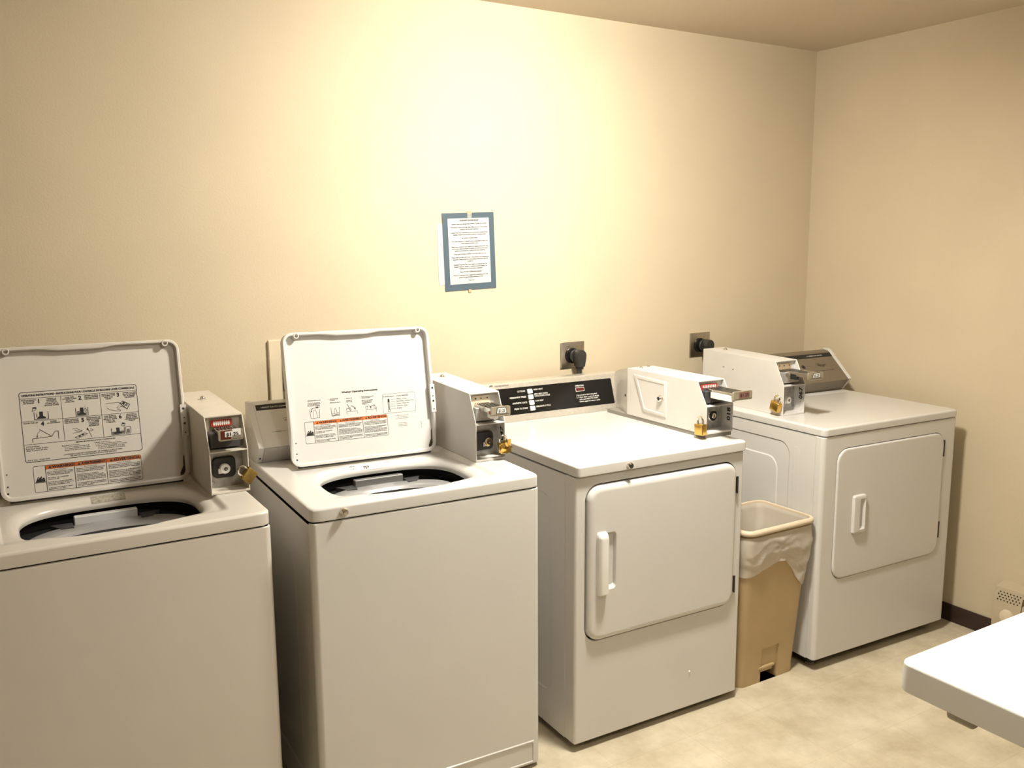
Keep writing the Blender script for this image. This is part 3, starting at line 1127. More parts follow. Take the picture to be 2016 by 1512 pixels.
def lid_print_panel(lid, T, U, V):
    """operating instructions in six numbered boxes over a three-language warning"""
    p = Print(T(0, 0), U, V, 0.00025)
    x0, x1, y0, y1 = 0.064, 0.352, 0.098, 0.2825
    xo = x0
    sx = lambda f: x0 + (x1 - x0) * f
    lw = 0.0011
    p.stroke(rr2(x0, x1, y0, y1, 0.006, 4), 0.0015, INK, 1, True)
    r0, r1, r2 = 0.2660, 0.2055, 0.1445
    for y in (r0, r1, r2):
        p.stroke([(x0, y), (x1, y)], lw, INK, 1)
    c1, c2 = sx(0.338), sx(0.672)
    for c in (c1, c2):
        p.stroke([(c, r2), (c, r0)], lw, INK, 1)
    p.text("OPERATING INSTRUCTIONS \u2022 INSTRUCTIONS POUR COUVERCLE DE MACHINE LAVER COMMERCIALE", (x0 + x1) / 2, 0.2715, 0.0052, INK, 'C',
           (x1 - x0) * 0.965, 0.04)
    num = [(0.155, r0), (0.498, r0), (0.830, r0), (0.168, r1), (0.505, r1), (0.832, r1)]
    for i, (fx, ry) in enumerate(num):
        p.text(str(i + 1), sx(fx), ry - 0.0135, 0.0105, INK, 'C', None, 0.045)
    small = [
        (["POUR DETERGENT", "IN BOTTOM", "OF BASKET"], ["VERSEZ LE", "DETERGENT", "AU FOND DU", "PANIER DE LA", "MACHINE A LAVER"]),
        (["LOAD AND", "LOOSEN ITEMS", "DO NOT", "OVERLOAD"], ["METTRE LE LINGE", "DANS LE PANIER", "SANS SURCHARGER"]),
        (["SELECT CYCLE", "FOR FABRIC TYPE", "AND SOIL", "LEVEL"], ["CHOISIR LE CYCLE", "SELON LE TISSU", "ET LE DEGRE", "DE SALETE"]),
        (["CLOSE THE LID"], ["FERMER", "LE COUVERCLE"]),
        (["INSERT COINS AND", "PUSH SLIDE. WASHER", "WILL START FILLING"], ["INTRODUIRE LES", "PIECES DE MONNAIE", "ET POUSSER.", "LA LAVEUSE", "COMMENCE A", "SE REMPLIR"]),
        (["FOR BLEACH", "ADD DILUTED", "BLEACH AFTER", "FILL IS", "COMPLETE"], ["AJOUTER LE", "JAVELLISANT", "DILUE APRES", "LE REMPLISSAGE", "COMPLET"])]
    for i, (l, r) in enumerate(small):
        cx0 = [x0, c1, c2][i % 3]
        cw = (x1 - x0) / 3
        ty = (r0 if i < 3 else r1) - 0.0060
        for k, s in enumerate(l):
            p.text(s, cx0 + cw * 0.22, ty - k * 0.0043, 0.0030, INK, 'C', cw * min(0.36, 0.030 * len(s)), 0.03)
        for k, s in enumerate(r):
            p.text(s, cx0 + cw * 0.78, ty - k * 0.0043, 0.0030, INK, 'C', cw * min(0.36, 0.027 * len(s)), 0.03)

    def tub(cx, cy, w, h, agit=True, fill=False):
        p.stroke([(cx - w, cy + h), (cx - w, cy), (cx + w, cy), (cx + w, cy + h)], 0.0013, INK, 2)
        if agit:
            p.rect(cx - 0.0042, cx + 0.0042, cy + 0.007, cy + h + 0.001, INK, 2)
            p.poly([(cx - 0.010, cy + 0.002), (cx + 0.010, cy + 0.002), (cx + 0.011, cy + 0.004), (cx + 0.004, cy + 0.009),
                    (cx - 0.004, cy + 0.009), (cx - 0.011, cy + 0.004)], INK, 3)
    # 1 detergent into the tub
    ax = sx(0.165)
    tub(ax, r1 + 0.0035, 0.0165, 0.019)
    p.stroke([(ax - .021, r1 + .026), (ax - .013, r1 + .028), (ax - .010, r1 + .034), (ax - .018, r1 + .036), (ax - .021, r1 + .026)], 0.001, INK, 2)
    p.poly([(ax - .019, r1 + .033), (ax - .011, r1 + .033), (ax - .010, r1 + .036), (ax - .018, r1 + .037)], INK, 3)
    p.poly([(ax - .012, r1 + .010), (ax - .009, r1 + .010), (ax - .011, r1 + .023)], INKG, 2)
    # 2 clothes in the tub
    ax = sx(0.505)
    tub(ax, r1 + 0.003, 0.0150, 0.021)
    p.poly([(ax - .013, r1 + .005), (ax - .005, r1 + .005), (ax - .006, r1 + .017), (ax - .012, r1 + .016)], INKG, 2)
    p.stroke([(ax + .005, r1 + .017), (ax + .009, r1 + .024), (ax + .012, r1 + .017), (ax + .005, r1 + .017)], 0.0008, INK, 2)
    p.stroke([(ax + .006, r1 + .006), (ax + .012, r1 + .010), (ax + .007, r1 + .013), (ax + .013, r1 + .015)], 0.0008, INK, 2)
    p.stroke([(ax + .006, r1 + .026), (ax + .010, r1 + .030)], 0.0007, INKG, 2)
    # 3 hand on the selector
    bx, by = sx(0.72), r1
    p.stroke([(bx, by + .030), (bx + .030, by + .031), (bx + .040, by + .026), (bx + .048, by + .020), (bx + .044, by + .016), (bx + .036, by + .019),
              (bx + .030, by + .014), (bx + .026, by + .017), (bx + .032, by + .022)], 0.0009, INK, 2)
    p.stroke([(bx + .001, by + .018), (bx + .008, by + .012), (bx + .022, by + .008), (bx + .034, by + .006), (bx + .035, by + .009), (bx + .026, by + .012)], 0.0009, INK, 2)
    qd = [(bx + .034, by + .027), (bx + .042, by + .034), (bx + .060, by + .023), (bx + .052, by + .010)]
    p.stroke(qd, 0.0011, INK, 2, True)
    p.stroke([(a * .86 + (bx + .047) * .14, b * .86 + (by + .0235) * .14) for a, b in qd], 0.0006, INK, 2, True)
    p.disc(bx + .044, by + .027, .0035, INK, 2)
    p.disc(bx + .051, by + .022, .0032, INKG, 2)
    # 4 lid closing
    bx, by = sx(0.075), r2
    p.stroke([(bx, by + .005), (bx, by + .0145), (bx + .046, by + .0165), (bx + .054, by + .029), (bx + .062, by + .029), (bx + .062, by + .009)], 0.0012, INK, 2)
    p.stroke([(bx + .046, by + .0165), (bx + .018, by + .038)], 0.0012, INK, 2)
    p.stroke([(bx + .020, by + .035), (bx + .013, by + .027), (bx + .011, by + .018)], 0.0008, INK, 2)
    p.poly([(bx + .0095, by + .021), (bx + .013, by + .021), (bx + .011, by + .0155)], INK, 2)
    # 5 coins into the slide
    bx, by = sx(0.41), r2
    p.stroke([(bx, by + .030), (bx + .010, by + .032), (bx + .016, by + .027), (bx + .024, by + .024), (bx + .018, by + .022), (bx + .010, by + .024),
              (bx + .006, by + .027)], 0.0008, INK, 2)
    p.stroke([(bx, by + .019), (bx + .012, by + .020), (bx + .022, by + .021)], 0.0008, INK, 2)
    p.stroke([(bx + .004, by + .007), (bx + .028, by + .017), (bx + .036, by + .014), (bx + .012, by + .004), (bx + .004, by + .007)], 0.0010, INK, 2)
    p.disc(bx + .016, by + .0095, .0034, INK, 2, sy=.6)
    p.disc(bx + .024, by + .0130, .0034, INK, 2, sy=.6)
    p.stroke([(bx + .046, by + .004), (bx + .040, by + .020), (bx + .037, by + .027)], 0.0009, INK, 2)
    p.poly([(bx + .034, by + .024), (bx + .040, by + .025), (bx + .036, by + .031)], INK, 2)
    p.stroke([(bx + .039, by + .022), (bx + .048, by + .020), (bx + .050, by + .024), (bx + .044, by + .027)], 0.0008, INK, 2)
    # 6 bleach
    ax = sx(0.80)
    tub(ax, r2 + 0.0035, 0.0165, 0.018)
    p.rect(ax - .015, ax - .006, r2 + .005, r2 + .012, INKG, 2)
    p.rect(ax + .007, ax + .015, r2 + .006, r2 + .013, INKG, 2)
    p.stroke([(ax + .010, r2 + .027), (ax + .018, r2 + .025), (ax + .020, r2 + .032), (ax + .013, r2 + .035), (ax + .010, r2 + .027)], 0.0010, INK, 2)
    p.rect(ax + .012, ax + .019, r2 + .031, r2 + .034, INK, 3)
    p.stroke(rr2(ax + .020, ax + .033, r2 + .004, r2 + .023, .003, 2), 0.0011, INK, 2, True)
    p.rect(ax + .023, ax + .030, r2 + .006, r2 + .016, INKG, 2)
    # lower notes
    p.text("MINIMUM INSTALLATION CLEARANCES", sx(0.60), r2 - 0.0072, 0.0036, INK, 'C', 0.098, 0.012)
    for k, (s, w) in enumerate((("ATTENTION:", .032), ("Replace inlet hoses", .052), ("after 5 years of use.", .050))):
        p.text(s, sx(.015), r2 - 0.0080 - k * .0048, 0.0036, INK, 'L', w, 0.008)
    for k, (s, w) in enumerate((("Recess or Closet", .042), ("0 in. from washer to rear wall", .060), ("0 in. from washer to side walls", .062), ("Need 17 in. above washer top", .060))):
        p.text(s, sx(.31 + (.02 if k else 0)), r2 - 0.0135 - k * .0044, 0.0032, INK, 'L', w, 0.008)
    for k, (s, w) in enumerate((("Closet with Door", .040), ("1. 1 in. between door and washer", .066), ("2. Door ventilation openings - 2 required", .078),
                                ("A. 24 sq. in. starting 2 in. from top", .066), ("B. 24 sq. in. starting 2 in. from bottom", .068))):
        p.text(s, sx(.585 + (.03 if k > 2 else .01 if k else 0)), r2 - 0.0135 - k * .0044, 0.0032, INK, 'L', w, 0.008)
    p.text("LOUVERED DOOR WITH EQUIVALENT AIR OPENING IS ACCEPTABLE", sx(.57), r2 - 0.0378, 0.0034, INK, 'C', .145, 0.010)
    p.text("SEE INSTALLATION INSTRUCTIONS FOR DETAILS", sx(.57), r2 - 0.0424, 0.0034, INK, 'C', .115, 0.010)
    p.text("Part No. 3361320", sx(.020), y0 + 0.0032, 0.0036, INK, 'L', .052, 0.008)
    p.build('instruction_label', lid)
    q = Print(T(0, 0), U, V, 0.00025)
    warning_panel(q, 0.0795, 0.346, 0.0165, 0.0855, [0.1085, 0.178, 0.257], 0.0108, ORANGED, INK, 0.0011)
    q.build('warning_label', lid)


def lid_print_icons(lid, T, U, V):
    """washer operating instructions with four drawings, a temperature box and the three-language warning"""
    p = Print(T(0, 0), U, V, 0.00025)
    p.text("Washer Operating Instructions", 0.231, 0.2105, 0.0052, INK, 'C', 0.117, 0.045)
    p.build('instruction_heading', lid)
    steps = [Print(T(0, 0), U, V, 0.00025) for _ in range(4)]
    blocks = [(0.064, 0.194, ["Add detergent to tub.", "", "Verser le detergent", "au fond du panier de", "la machine a laver."]),
              (0.134, 0.194, ["Sort and load", "clothes.", "", "Mettre le linge."]),
              (0.185, 0.192, ["Close lid.", "", "Fermer le", "couvercle."]),
              (0.235, 0.1925, ["Insert payment and/or", "select setting.", "", "Inserer les pieces", "de monnaie et/ou", "selectionner le", "reglage."])]
    for k, (x, y, ls) in enumerate(blocks):
        p = steps[k]
        p.text(str(k + 1), x - 0.005, y, 0.0024, INK, 'C', None, 0.01)
        for i, s in enumerate(ls):
            if s:
                p.text(s, x, y - i * 0.0038, 0.0027, INK, 'L', 0.0020 * len(s), 0.03)
    lw = 0.0008
    # 1 cup over a tub
    x, y = 0.068, 0.142
    p = steps[0]
    p.stroke([(x, y + .026), (x + .003, y), (x + .030, y), (x + .031, y + .026)], lw, INK, 2)
    p.stroke([(x + .010, y + .002), (x + .012, y + .018), (x + .013, y + .024), (x + .019, y + .024), (x + .022, y + .010), (x + .024, y + .002)], lw * .8, INK, 2)
    p.stroke([(x + .005, y + .021), (x + .006, y + .027), (x + .011, y + .030)], .0016, INK, 2)
    p.poly([(x + .003, y + .019), (x + .008, y + .019), (x + .005, y + .024)], INK, 2)
    p.stroke([(x + .010, y + .029), (x + .017, y + .031), (x + .026, y + .038), (x + .031, y + .037), (x + .032, y + .032), (x + .024, y + .030)], lw, INK, 2)
    p.poly([(x + .018, y + .031), (x + .026, y + .035), (x + .029, y + .032), (x + .022, y + .030)], INK, 3)
    # 2 tub with clothes
    x, y = 0.135, 0.143
    p = steps[1]
    p.stroke([(x, y + .026), (x + .001, y), (x + .026, y), (x + .026, y + .026)], lw, INK, 2)
    p.stroke([(x + .009, y + .008), (x + .010, y + .020), (x + .013, y + .023), (x + .016, y + .019), (x + .018, y + .009)], lw, INK, 2)
    p.stroke([(x + .002, y + .006), (x + .008, y + .008), (x + .013, y + .004), (x + .020, y + .009), (x + .025, y + .008)], lw, INK, 2)
    p.stroke([(x + .003, y + .003), (x + .011, y + .002), (x + .017, y + .004), (x + .024, y + .003)], .0016, INKG, 2)
    # 3 lid closing
    x, y = 0.184, 0.146
    p = steps[2]
    p.stroke([(x, y - .003), (x, y + .006), (x + .034, y + .006), (x + .034, y - .003)], lw, INK, 2)
    p.stroke([(x, y + .008), (x, y + .016), (x + .009, y + .016), (x + .012, y + .008)], lw, INK, 2)
    p.stroke([(x + .012, y + .008), (x + .004, y + .028)], .0013, INK, 2)
    p.stroke([(x + .015, y + .009), (x + .011, y + .020)], lw, INK, 2)
    p.stroke([(x + .016, y + .023), (x + .022, y + .021), (x + .027, y + .015)], .0013, INK, 2)
    p.poly([(x + .024, y + .015), (x + .029, y + .017), (x + .028, y + .010)], INK, 2)
    # 4 hand at the controls
    x, y = 0.246, 0.147
    p = steps[3]
    p.stroke([(x, y - .003), (x, y + .006), (x + .034, y + .006), (x + .034, y - .003)], lw, INK, 2)
    p.stroke([(x, y + .008), (x, y + .016), (x + .014, y + .016), (x + .017, y + .008)], lw, INK, 2)
    p.stroke([(x + .006, y + .008), (x + .006, y + .016)], lw, INK, 2)
    p.stroke([(x + .016, y + .013), (x + .022, y + .018), (x + .030, y + .018)], .0013, INK, 2)
    p.poly([(x + .014, y + .010), (x + .019, y + .012), (x + .016, y + .016)], INK, 2)
    p.stroke([(x + .026, y + .019), (x + .034, y + .012), (x + .036, y + .007), (x + .026, y + .012)], lw, INKG, 2)
    for q in steps:
        q.build('instruction_step', lid)
    p = Print(T(0, 0), U, V, 0.00025)
    # temperature box
    x0, x1, y0, y1 = 0.303, 0.4135, 0.1345, 0.1955
    p.stroke(rr2(x0, x1, y0, y1, 0.004, 3), 0.0009, INKG, 1, True)
    p.text("Temperature", x0 + .003, y1 - .0095, .0040, INK, 'L', .036, 0.008)
    p.text("Cycle Settings", x0 + .047, y1 - .0095, .0040, INK, 'L', .040, 0.008)
    p.stroke(rr2(x0 + .0175, x0 + .0225, y0 + .012, y1 - .016, .002, 3), .0008, INK, 2, True)
    p.rect(x0 + .0175, x0 + .0225, y1 - .026, y1 - .016, INK, 3)
    p.stroke([(x0 + .0200, y0 + .012), (x0 + .0200, y1 - .026)], .0014, INKG, 3)
    p.stroke([(x0 + .020 + .0045 * math.cos(k * .6283), y0 + .0085 + .0045 * math.sin(k * .6283)) for k in range(10)], .0008, INK, 2, True)
    for k, (s, w) in enumerate((("Whites - Cotton", .035), ("Perm Press - Wrinkle Free", .058), ("Colors - Color Fast", .042), ("Delicates - Knits", .036), ("Brights", .016))):
        yy = y1 - .0195 - k * .0073
        p.stroke([(x0 + .028, yy + .0012), (x0 + .043, yy + .0012)], .0006, INKG, 2)
        p.text(s, x0 + .047, yy, .0034, INK, 'L', w, 0.006)
    p.build('temperature_chart', lid)
    p = Print(T(0, 0), U, V, 0.00025)
    p.text("W10135699", 0.4285, 0.078, .0024, INK, 'L', .022, 0.01, 2, math.pi / 2)
    p.build('part_number', lid)
    p = Print(T(0, 0), U, V, 0.00025)
    for k, (s, w) in enumerate((("For best cleaning results,", .046), ("follow directions on", .034), ("your laundry detergent.", .046), ("", 0), ("", 0), ("Pour de meilleurs", .028), ("resultats, suivre", .030), ("le mode d'emploi.", .032))):
        if s:
            p.text(s, 0.364, 0.1235 - k * .0047, .0026, INKG, 'C', w, 0.006)
    p.build('detergent_note', lid)
    q = Print(T(0, 0), U, V, 0.00025)
    warning_panel(q, 0.049, 0.3135, 0.0668, 0.1320, [0.0775, 0.1495, 0.2325], 0.0095, ORANGE, INK, 0.0010)
    q.build('warning_label', lid)


CON_PROF = [(0.552, 0.9135), (0.508, 0.968), (0.632, 1.085), (0.640, 1.089), (0.662, 1.089), (0.664, 0.9135)]


def white_console(root, m, w=WW, x_off=0.0, dark=False):
    """sloping control console: foot, knee, sloped face; end caps slightly proud"""
    g = 0.0030
    inner = [(0.5555, 0.9135), (0.5125, 0.968), (0.634, 1.0815), (0.660, 1.086), (0.662, 0.9135)]
    mb = MB(BRONZE if dark else m)
    mb.prism(inner, x_off + 0.018, w - 0.018, 0.001, 1)
    con = mb.build('control_console', root)
    for a, b in ((x_off + 0.002, x_off + 0.020), (w - 0.020, w - 0.002)):
        mb = MB(m)
        mb.prism(CON_PROF, a, b, 0.003, 2)
        mb.use(BLACKM)
        mb.lathe([(0.0030, 0), (0.0030, 0.0012), (0, 0.0012)], ((a + b) / 2, 0.5375, 0.9305), (0, -0.78, -0.63), 10)
        mb.build('end_cap', con)
    # printed face: O at the knee, V up the slope
    O = Vector((x_off + 0.02, 0.5125, 0.968))
    V = Vector((0, 0.634 - 0.5125, 1.0815 - 0.968)).normalized()
    p = Print(O, (1, 0, 0), V, 0.0004)
    Lw = w - x_off - 0.04
    SL = math.hypot(0.634 - 0.5125, 1.0815 - 0.968)
    if dark:
        p.rect(0.0, Lw, SL - 0.032, SL - 0.010, BLACKM, 1)
        p.text("COMMERCIAL DRYER", Lw - 0.105, SL - 0.0235, 0.0050, INKW, 'C', 0.095, 0.01, 2)
        # logo: name with the swoosh through it
        cx, cy = Lw - 0.100, 0.0880
        p.text("Whirlpool", cx, cy, 0.0100, INK, 'C', 0.050, 0.012, 2)
        p.stroke([(cx - .028, cy + .012), (cx - .010, cy + .014), (cx - .016, cy + .004), (cx - .004, cy - .006), (cx + .012, cy - .004)], .0014, INK, 2)
        p.text("COMMERCIAL LAUNDRY \u2022 HEAVY DUTY SERIES", cx - 0.004, cy - 0.0290, 0.0034, INK, 'C', 0.115, 0.008, 2)
        p.disc(Lw - 0.212, 0.090, 0.0105, BLACKM, 1)
    else:
        p.rect(0.006, Lw, SL - 0.026, SL - 0.004, BLACKM, 1)
        p.text("HEAVY DUTY COMMERCIAL", 0.022, SL - 0.0185, 0.0055, INKW, 'L', 0.110, 0.01, 2)
        cx, cy = 0.106, 0.0900
        p.text("Whirlpool", cx, cy, 0.0100, INKG, 'C', 0.050, 0.012, 2)
        p.stroke([(cx - .028, cy + .012), (cx - .010, cy + .014), (cx - .016, cy + .004), (cx - .004, cy - .006), (cx + .012, cy - .004)], .0014, INKG, 2)
        p.text("COMMERCIAL LAUNDRY SYSTEM", 0.035, 0.0530, 0.0034, INKG, 'L', 0.110, 0.008, 2)
    p.build('console_lettering', con)
    if not dark:
        mb = MB(STEEL)
        mb.use(mat('grey console trim', (0.45, 0.43, 0.40), 0.5))
        mb.prism([(0.5535, 0.915), (0.5130, 0.9650), (0.5120, 0.9640), (0.5525, 0.9140)], x_off + 0.021, w - 0.021)
        mb.build('console_trim', con)
    return con


def washer(key, label, m, graphics, lid_x, ox, kind, boxm, slide_y, bolt_y, sticker):
    root = machine(key, 'washing_machine', label, 'washing machine', 'top loading washers')
    washer_cabinet(root, m)
    deck, c = washer_deck(root, m, ox)
    washer_tub(root, c, kind)
    washer_lid(root, lid_x, graphics, m if kind == 'W1' else LIDW)
    white_console(root, m)
    if kind == 'W2':
        key_lock(root, 0.0885, 0.896, -0.002)
    prof = [(0.216, 0.9135), (0.216, 1.030), (0.257, 1.120), (0.640, 1.130), (0.640, 0.9135)]
    coin_box(root, 0.583, 0.690 - 0.0125 + 0.008, prof, boxm, kind, slide_y, "$1.25", "047" if kind == 'W2' else None,
             bolt=[(0.635, bolt_y, 1.1285)])
    # sticker on the rolled back slope of the opening
    bx = 0.245 if kind == 'W2' else 0.31

    class Slope(Print):
        def P(self, x, y, k=1):
            ang = math.radians(8 + 62 * (1 - y / 0.022))
            lift = 0.0006 + 0.0003 * k
            return Vector((bx + x, 0.425 - 0.028 * math.sin(ang) - lift * math.sin(ang) * 0.7, 0.902 - 0.022 * (1 - math.cos(ang)) + lift))
    p = Slope((0, 0, 0), (1, 0, 0), (0, 1, 0))
    for k in range(8):
        w_ = 0.145 if sticker == 'white' else 0.085
        p.rect(0, w_, 0.022 * k / 8, 0.022 * (k + 1) / 8, STICKER if sticker == 'white' else STICKG, 1)
    if sticker == 'white':
        p.text("MODEL", 0.004, 0.013, 0.0040, INK, 'L', None, 0.02, 2)
        p.text("FSP", 0.046, 0.003, 0.0085, INK, 'L', 0.018, 0.04, 2)
        for k in range(22):
            p.rect(0.070 + k * 0.0016, 0.0706 + k * 0.0016 + 0.0005 * (k % 3), 0.003, 0.017, INK, 2)
        p.text("7 V 3.5 A", 0.110, 0.013, 0.0045, INK, 'L', None, 0.02, 2)
        p.text("M3.1", 0.006, 0.003, 0.0055, INK, 'L', None, 0.03, 2)
    p.build('rating_sticker', root)
    return root


W1 = washer('w1', 'cream-white top loading washer with open lid showing six numbered instruction boxes', WHITE2, lid_print_panel, 0.1022, 0.013,
            'W1', BOXC, 0.198, 0.50, 'grey')
W2 = washer('w2', 'bright white top loading washer with open lid headed Washer Operating Instructions', WHITE, lid_print_icons, 0.0800, 0.0,
            'W2', BOXW, 0.158, 0.56, 'white')

# ------------------------------------------------------------------ dryer with black control panel
D3 = machine('d3', 'clothes_dryer', 'white front loading dryer with black control panel and brushed silver console', 'clothes dryer', 'front loading dryers')
DW = 0.6794
mb = MB(WHITE)
u_shell(mb, DW, 0.055, 0.700, 0.0267, 0.883, 0.001, 0.0008, left_face=False)
o = rr2(0.056, 0.700, 0.0275, 0.8822, 0.0001, 6)
c1, c2 = rr2(0.13, 0.62, 0.14, 0.80, 0.05, 6), rr2(0.135, 0.615, 0.145, 0.795, 0.047, 6)
c3, c4 = rr2(0.20, 0.55, 0.21, 0.73, 0.05, 6), rr2(0.207, 0.543, 0.217, 0.723, 0.045, 6)
mb.loft([side_ring(o, 0.0), side_ring(c1, 0.0), side_ring(c2, 0.004), side_ring(c3, 0.004), side_ring(c4, 0.0005)], False, True)
mb.build('cabinet', D3, smooth=28)


def front_panel(root, w, z0, z1, door, r, m, depth=0.0535, groove=0.0058, gr=0.018, dr=0.045):
    """U-shaped front with a recessed door bay"""
    mb = MB(m)
    n = 6
    e = 0.004

    def loop(z, ins):
        pts = []
        rr = max(r - ins, 0.001)
        for k in range(n + 1):
            a = math.radians(180 + 90 * k / n)
            pts.append((ins + rr + rr * math.cos(a), ins + rr + rr * math.sin(a), z))
        for k in range(n + 1):
            a = math.radians(270 + 90 * k / n)
            pts.append((w - ins - rr + rr * math.cos(a), ins + rr + rr * math.sin(a), z))
        pts.append((w - ins, depth, z))
        pts.append((ins, depth, z))
        return pts
    rings = [loop(z0, e), loop(z0 + e, 0)]
    for k in range(4):
        a = math.radians(90 * k / 3)
        rings.append(loop(z1 - e + e * math.sin(a), e * (1 - math.cos(a))))
    m_ = len(rings[0])
    fs = []
    for q in range(len(rings) - 1):
        for i in range(m_):
            if i == n and q == 1:                            # the front face is replaced by the lofted bay
                continue
            j = (i + 1) % m_
            fs.append([q * m_ + i, q * m_ + j, (q + 1) * m_ + j, (q + 1) * m_ + i])
    fs.append(list(range(m_)))
    fs.append([(len(rings) - 1) * m_ + i for i in range(m_)])
    mb.add([p for q in rings for p in q], fs)
    x0, x1, dz0, dz1 = door
    o = rr2(r, w - r, z0 + e, z1 - e, 0.0001, 8)
    a = rr2(x0 - groove, x1 + groove, dz0 - groove, dz1 + groove, dr + groove, 8)
    b = rr2(x0 - groove + .001, x1 + groove - .001, dz0 - groove + .001, dz1 + groove - .001, dr + groove - .001, 8)
    mb.loft([front_ring(o, 0.0), front_ring(a, 0.0), front_ring(b, 0.0015), front_ring(b, gr)], False, False)
    mb.use(DARKGAP if groove < 0.007 else m)  # groove floor coloured dark as the shade round the door
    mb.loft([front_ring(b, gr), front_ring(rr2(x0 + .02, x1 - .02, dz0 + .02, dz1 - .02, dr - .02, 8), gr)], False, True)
    return mb.build('front_panel', root, smooth=40)


def door_mesh(root, door, dr, yf, yb, e, m, pocket=None):
    x0, x1, z0, z1 = door
    mb = MB(m)
    rings = [front_ring(rr2(x0, x1, z0, z1, dr, 8), yb)]
    for k in range(6):
        a = math.radians(90 * k / 5)
        i = e * (1 - math.cos(a))
        rings.append(front_ring(rr2(x0 + i, x1 - i, z0 + i, z1 - i, dr - i, 8), yf + e * 0.8 * (1 - math.sin(a))))
    rings.append(front_ring(rr2(x0 + e + .003, x1 - e - .003, z0 + e + .003, z1 - e - .003, dr - e - .002, 8), yf))
    if pocket:
        px0, px1, pz0, pz1, pd = pocket
        rings.append(front_ring(rr2(px0, px1, pz0, pz1, 0.012, 8), yf))
        rings.append(front_ring(rr2(px0 + .002, px1 - .002, pz0 + .003, pz1 - .003, 0.010, 8), yf + 0.003))
        rings.append(front_ring(rr2(px0 + .004, px1 - .004, pz0 + .010, pz1 - .010, 0.008, 8), yf + pd))
    mb.loft(rings, True, True)
    return mb.build('door', root, smooth=40)


def hinge(parent, x, z0, z1, y=-0.002):
    mb = MB(GREYP)
    mb.use(mat('dark hinge steel', (0.06, 0.055, 0.05), 0.4, 0.7, noise_scale=60, noise_amt=0.2))
    mb.cyl((x, y, z0), (x, y, z1), 0.0035, 12)
    mb.box(x - 0.004, x + 0.003, y - 0.001, y + 0.010, z0 + 0.003, z1 - 0.003)
    return mb.build('hinge', parent)


door3 = (0.0405, 0.6385, 0.360, 0.8505)
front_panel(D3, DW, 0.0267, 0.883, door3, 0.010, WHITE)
d = door_mesh(D3, door3, 0.045, -0.016, 0.0150, 0.017, WHITE, pocket=(0.100, 0.142, 0.520, 0.703, 0.012))
hb = MB(PLASTIC)                                             # pull bar with rounded, sloping ends
sec = []
for z, dep, half in ((0.508, 0.004, 0.014), (0.511, 0.016, 0.0185), (0.517, 0.022, 0.0195), (0.690, 0.022, 0.0195), (0.702, 0.016, 0.0185), (0.7085, 0.004, 0.015)):
    ring = []
    for k in range(9):
        a = math.pi * k / 8
        ring.append((0.0865 - half * math.cos(a), -0.0155 - dep * min(1.0, 1.25 * math.sin(a)), z))
    sec.append(ring)
hb.loft(sec, True, True, closed=True)
hb.build('handle', d, smooth=50)
hinge(d, 0.6425, 0.745, 0.802, -0.010)
hinge(d, 0.6425, 0.398, 0.456, -0.010)
mb = MB(WHITE)
slab_top(mb, DW, -0.012, 0.712, 0.8870, 0.9194, 0.014, 0.006)
mb.build('worktop', D3, smooth=50)
key_lock(D3, 0.1895, 0.9010, -0.012, keyhole=True)
mb = MB(PLASTIC)
mb.lathe([(0.0042, 0), (0.0042, 0.001), (0.003, 0.003), (0, 0.0035)], (0.4628, 0.0, 0.153), (0, -1, 0), 14)
mb.build('front_screw', D3)
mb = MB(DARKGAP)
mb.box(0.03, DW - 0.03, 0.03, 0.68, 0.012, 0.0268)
mb.build('base_shade_box', D3)  # dark box painting in the shade beneath the dryer
for px in (0.04, DW - 0.04):
    for py in (0.06, 0.64):
        mb = MB(GREYP)
        mb.lathe([(0, 0), (0.016, 0), (0.016, 0.005), (0.008, 0.008), (0.008, 0.0268), (0, 0.0268)], (px, py, 0), (0, 0, 1), 14)
        mb.build('foot', D3)
# console
mb = MB(ALU)
prof3 = [(0.663, 0.9196), (0.7095, 1.0560), (0.717, 1.0605), (0.756, 1.0605), (0.756, 0.9196)]
mb.prism(prof3, 0.004, 0.690, 0.002, 2)
con3 = mb.build('control_console', D3)
V3 = Vector((0, 0.7125 - 0.663, 1.0715 - 0.9196)).normalized()
p = Print((0, 0.663, 0.9196), (1, 0, 0), V3, 0.0004)
p.poly(rr2(0.060, 0.642, 0.026, 0.1265, 0.004, 3), BLACK, 1)
p.text("Commercial Dryer", 0.150, 0.1365, 0.0060, INK, 'C', 0.058, 0.008, 2)
p.stroke([(0.098, 0.1370), (0.101, 0.1415), (0.107, 0.1430), (0.112, 0.1410)], .0022, INK, 2)
bx = 0.262
for k, s in enumerate(("COTTONS", "PERMANENT PRESS", "SYNTHETIC KNITS", "PRESS TO START")):
    p.text(s, bx - 0.017, 0.1075 - k * 0.0215, 0.0062, INKW, 'R', (0.034, 0.070, 0.062, 0.058)[k], 0.01, 2)
for k, ls in enumerate((("HIGH HEAT",), ("MED HEAT WITH", "COOL DOWN CYCLE"), ("LOW HEAT",), ("DELICATE CYCLE",))):
    for i, s in enumerate(ls):
        p.text(s, bx + 0.020, 0.1095 - k * 0.0215 - i * 0.0075 + (0.004 if len(ls) > 1 else 0), 0.0058, INKW, 'L', 0.0045 * len(s), 0.01, 2)
p.text("OPERATING", 0.489, 0.1065, 0.0060, INKW, 'C', 0.040, 0.01, 2)
for k, (s, w) in enumerate((("1. Set control for fabric being dried.", .098), ("2. If dryer door is opened during", .104),
                            ("cycle, push PRESS TO START", .088), ("button again to resume cycle.", .096))):
    p.text(s, 0.4675 if k < 2 else 0.4790, 0.0700 - k * 0.0085, 0.0058, INKW, 'L', w, 0.006, 2)
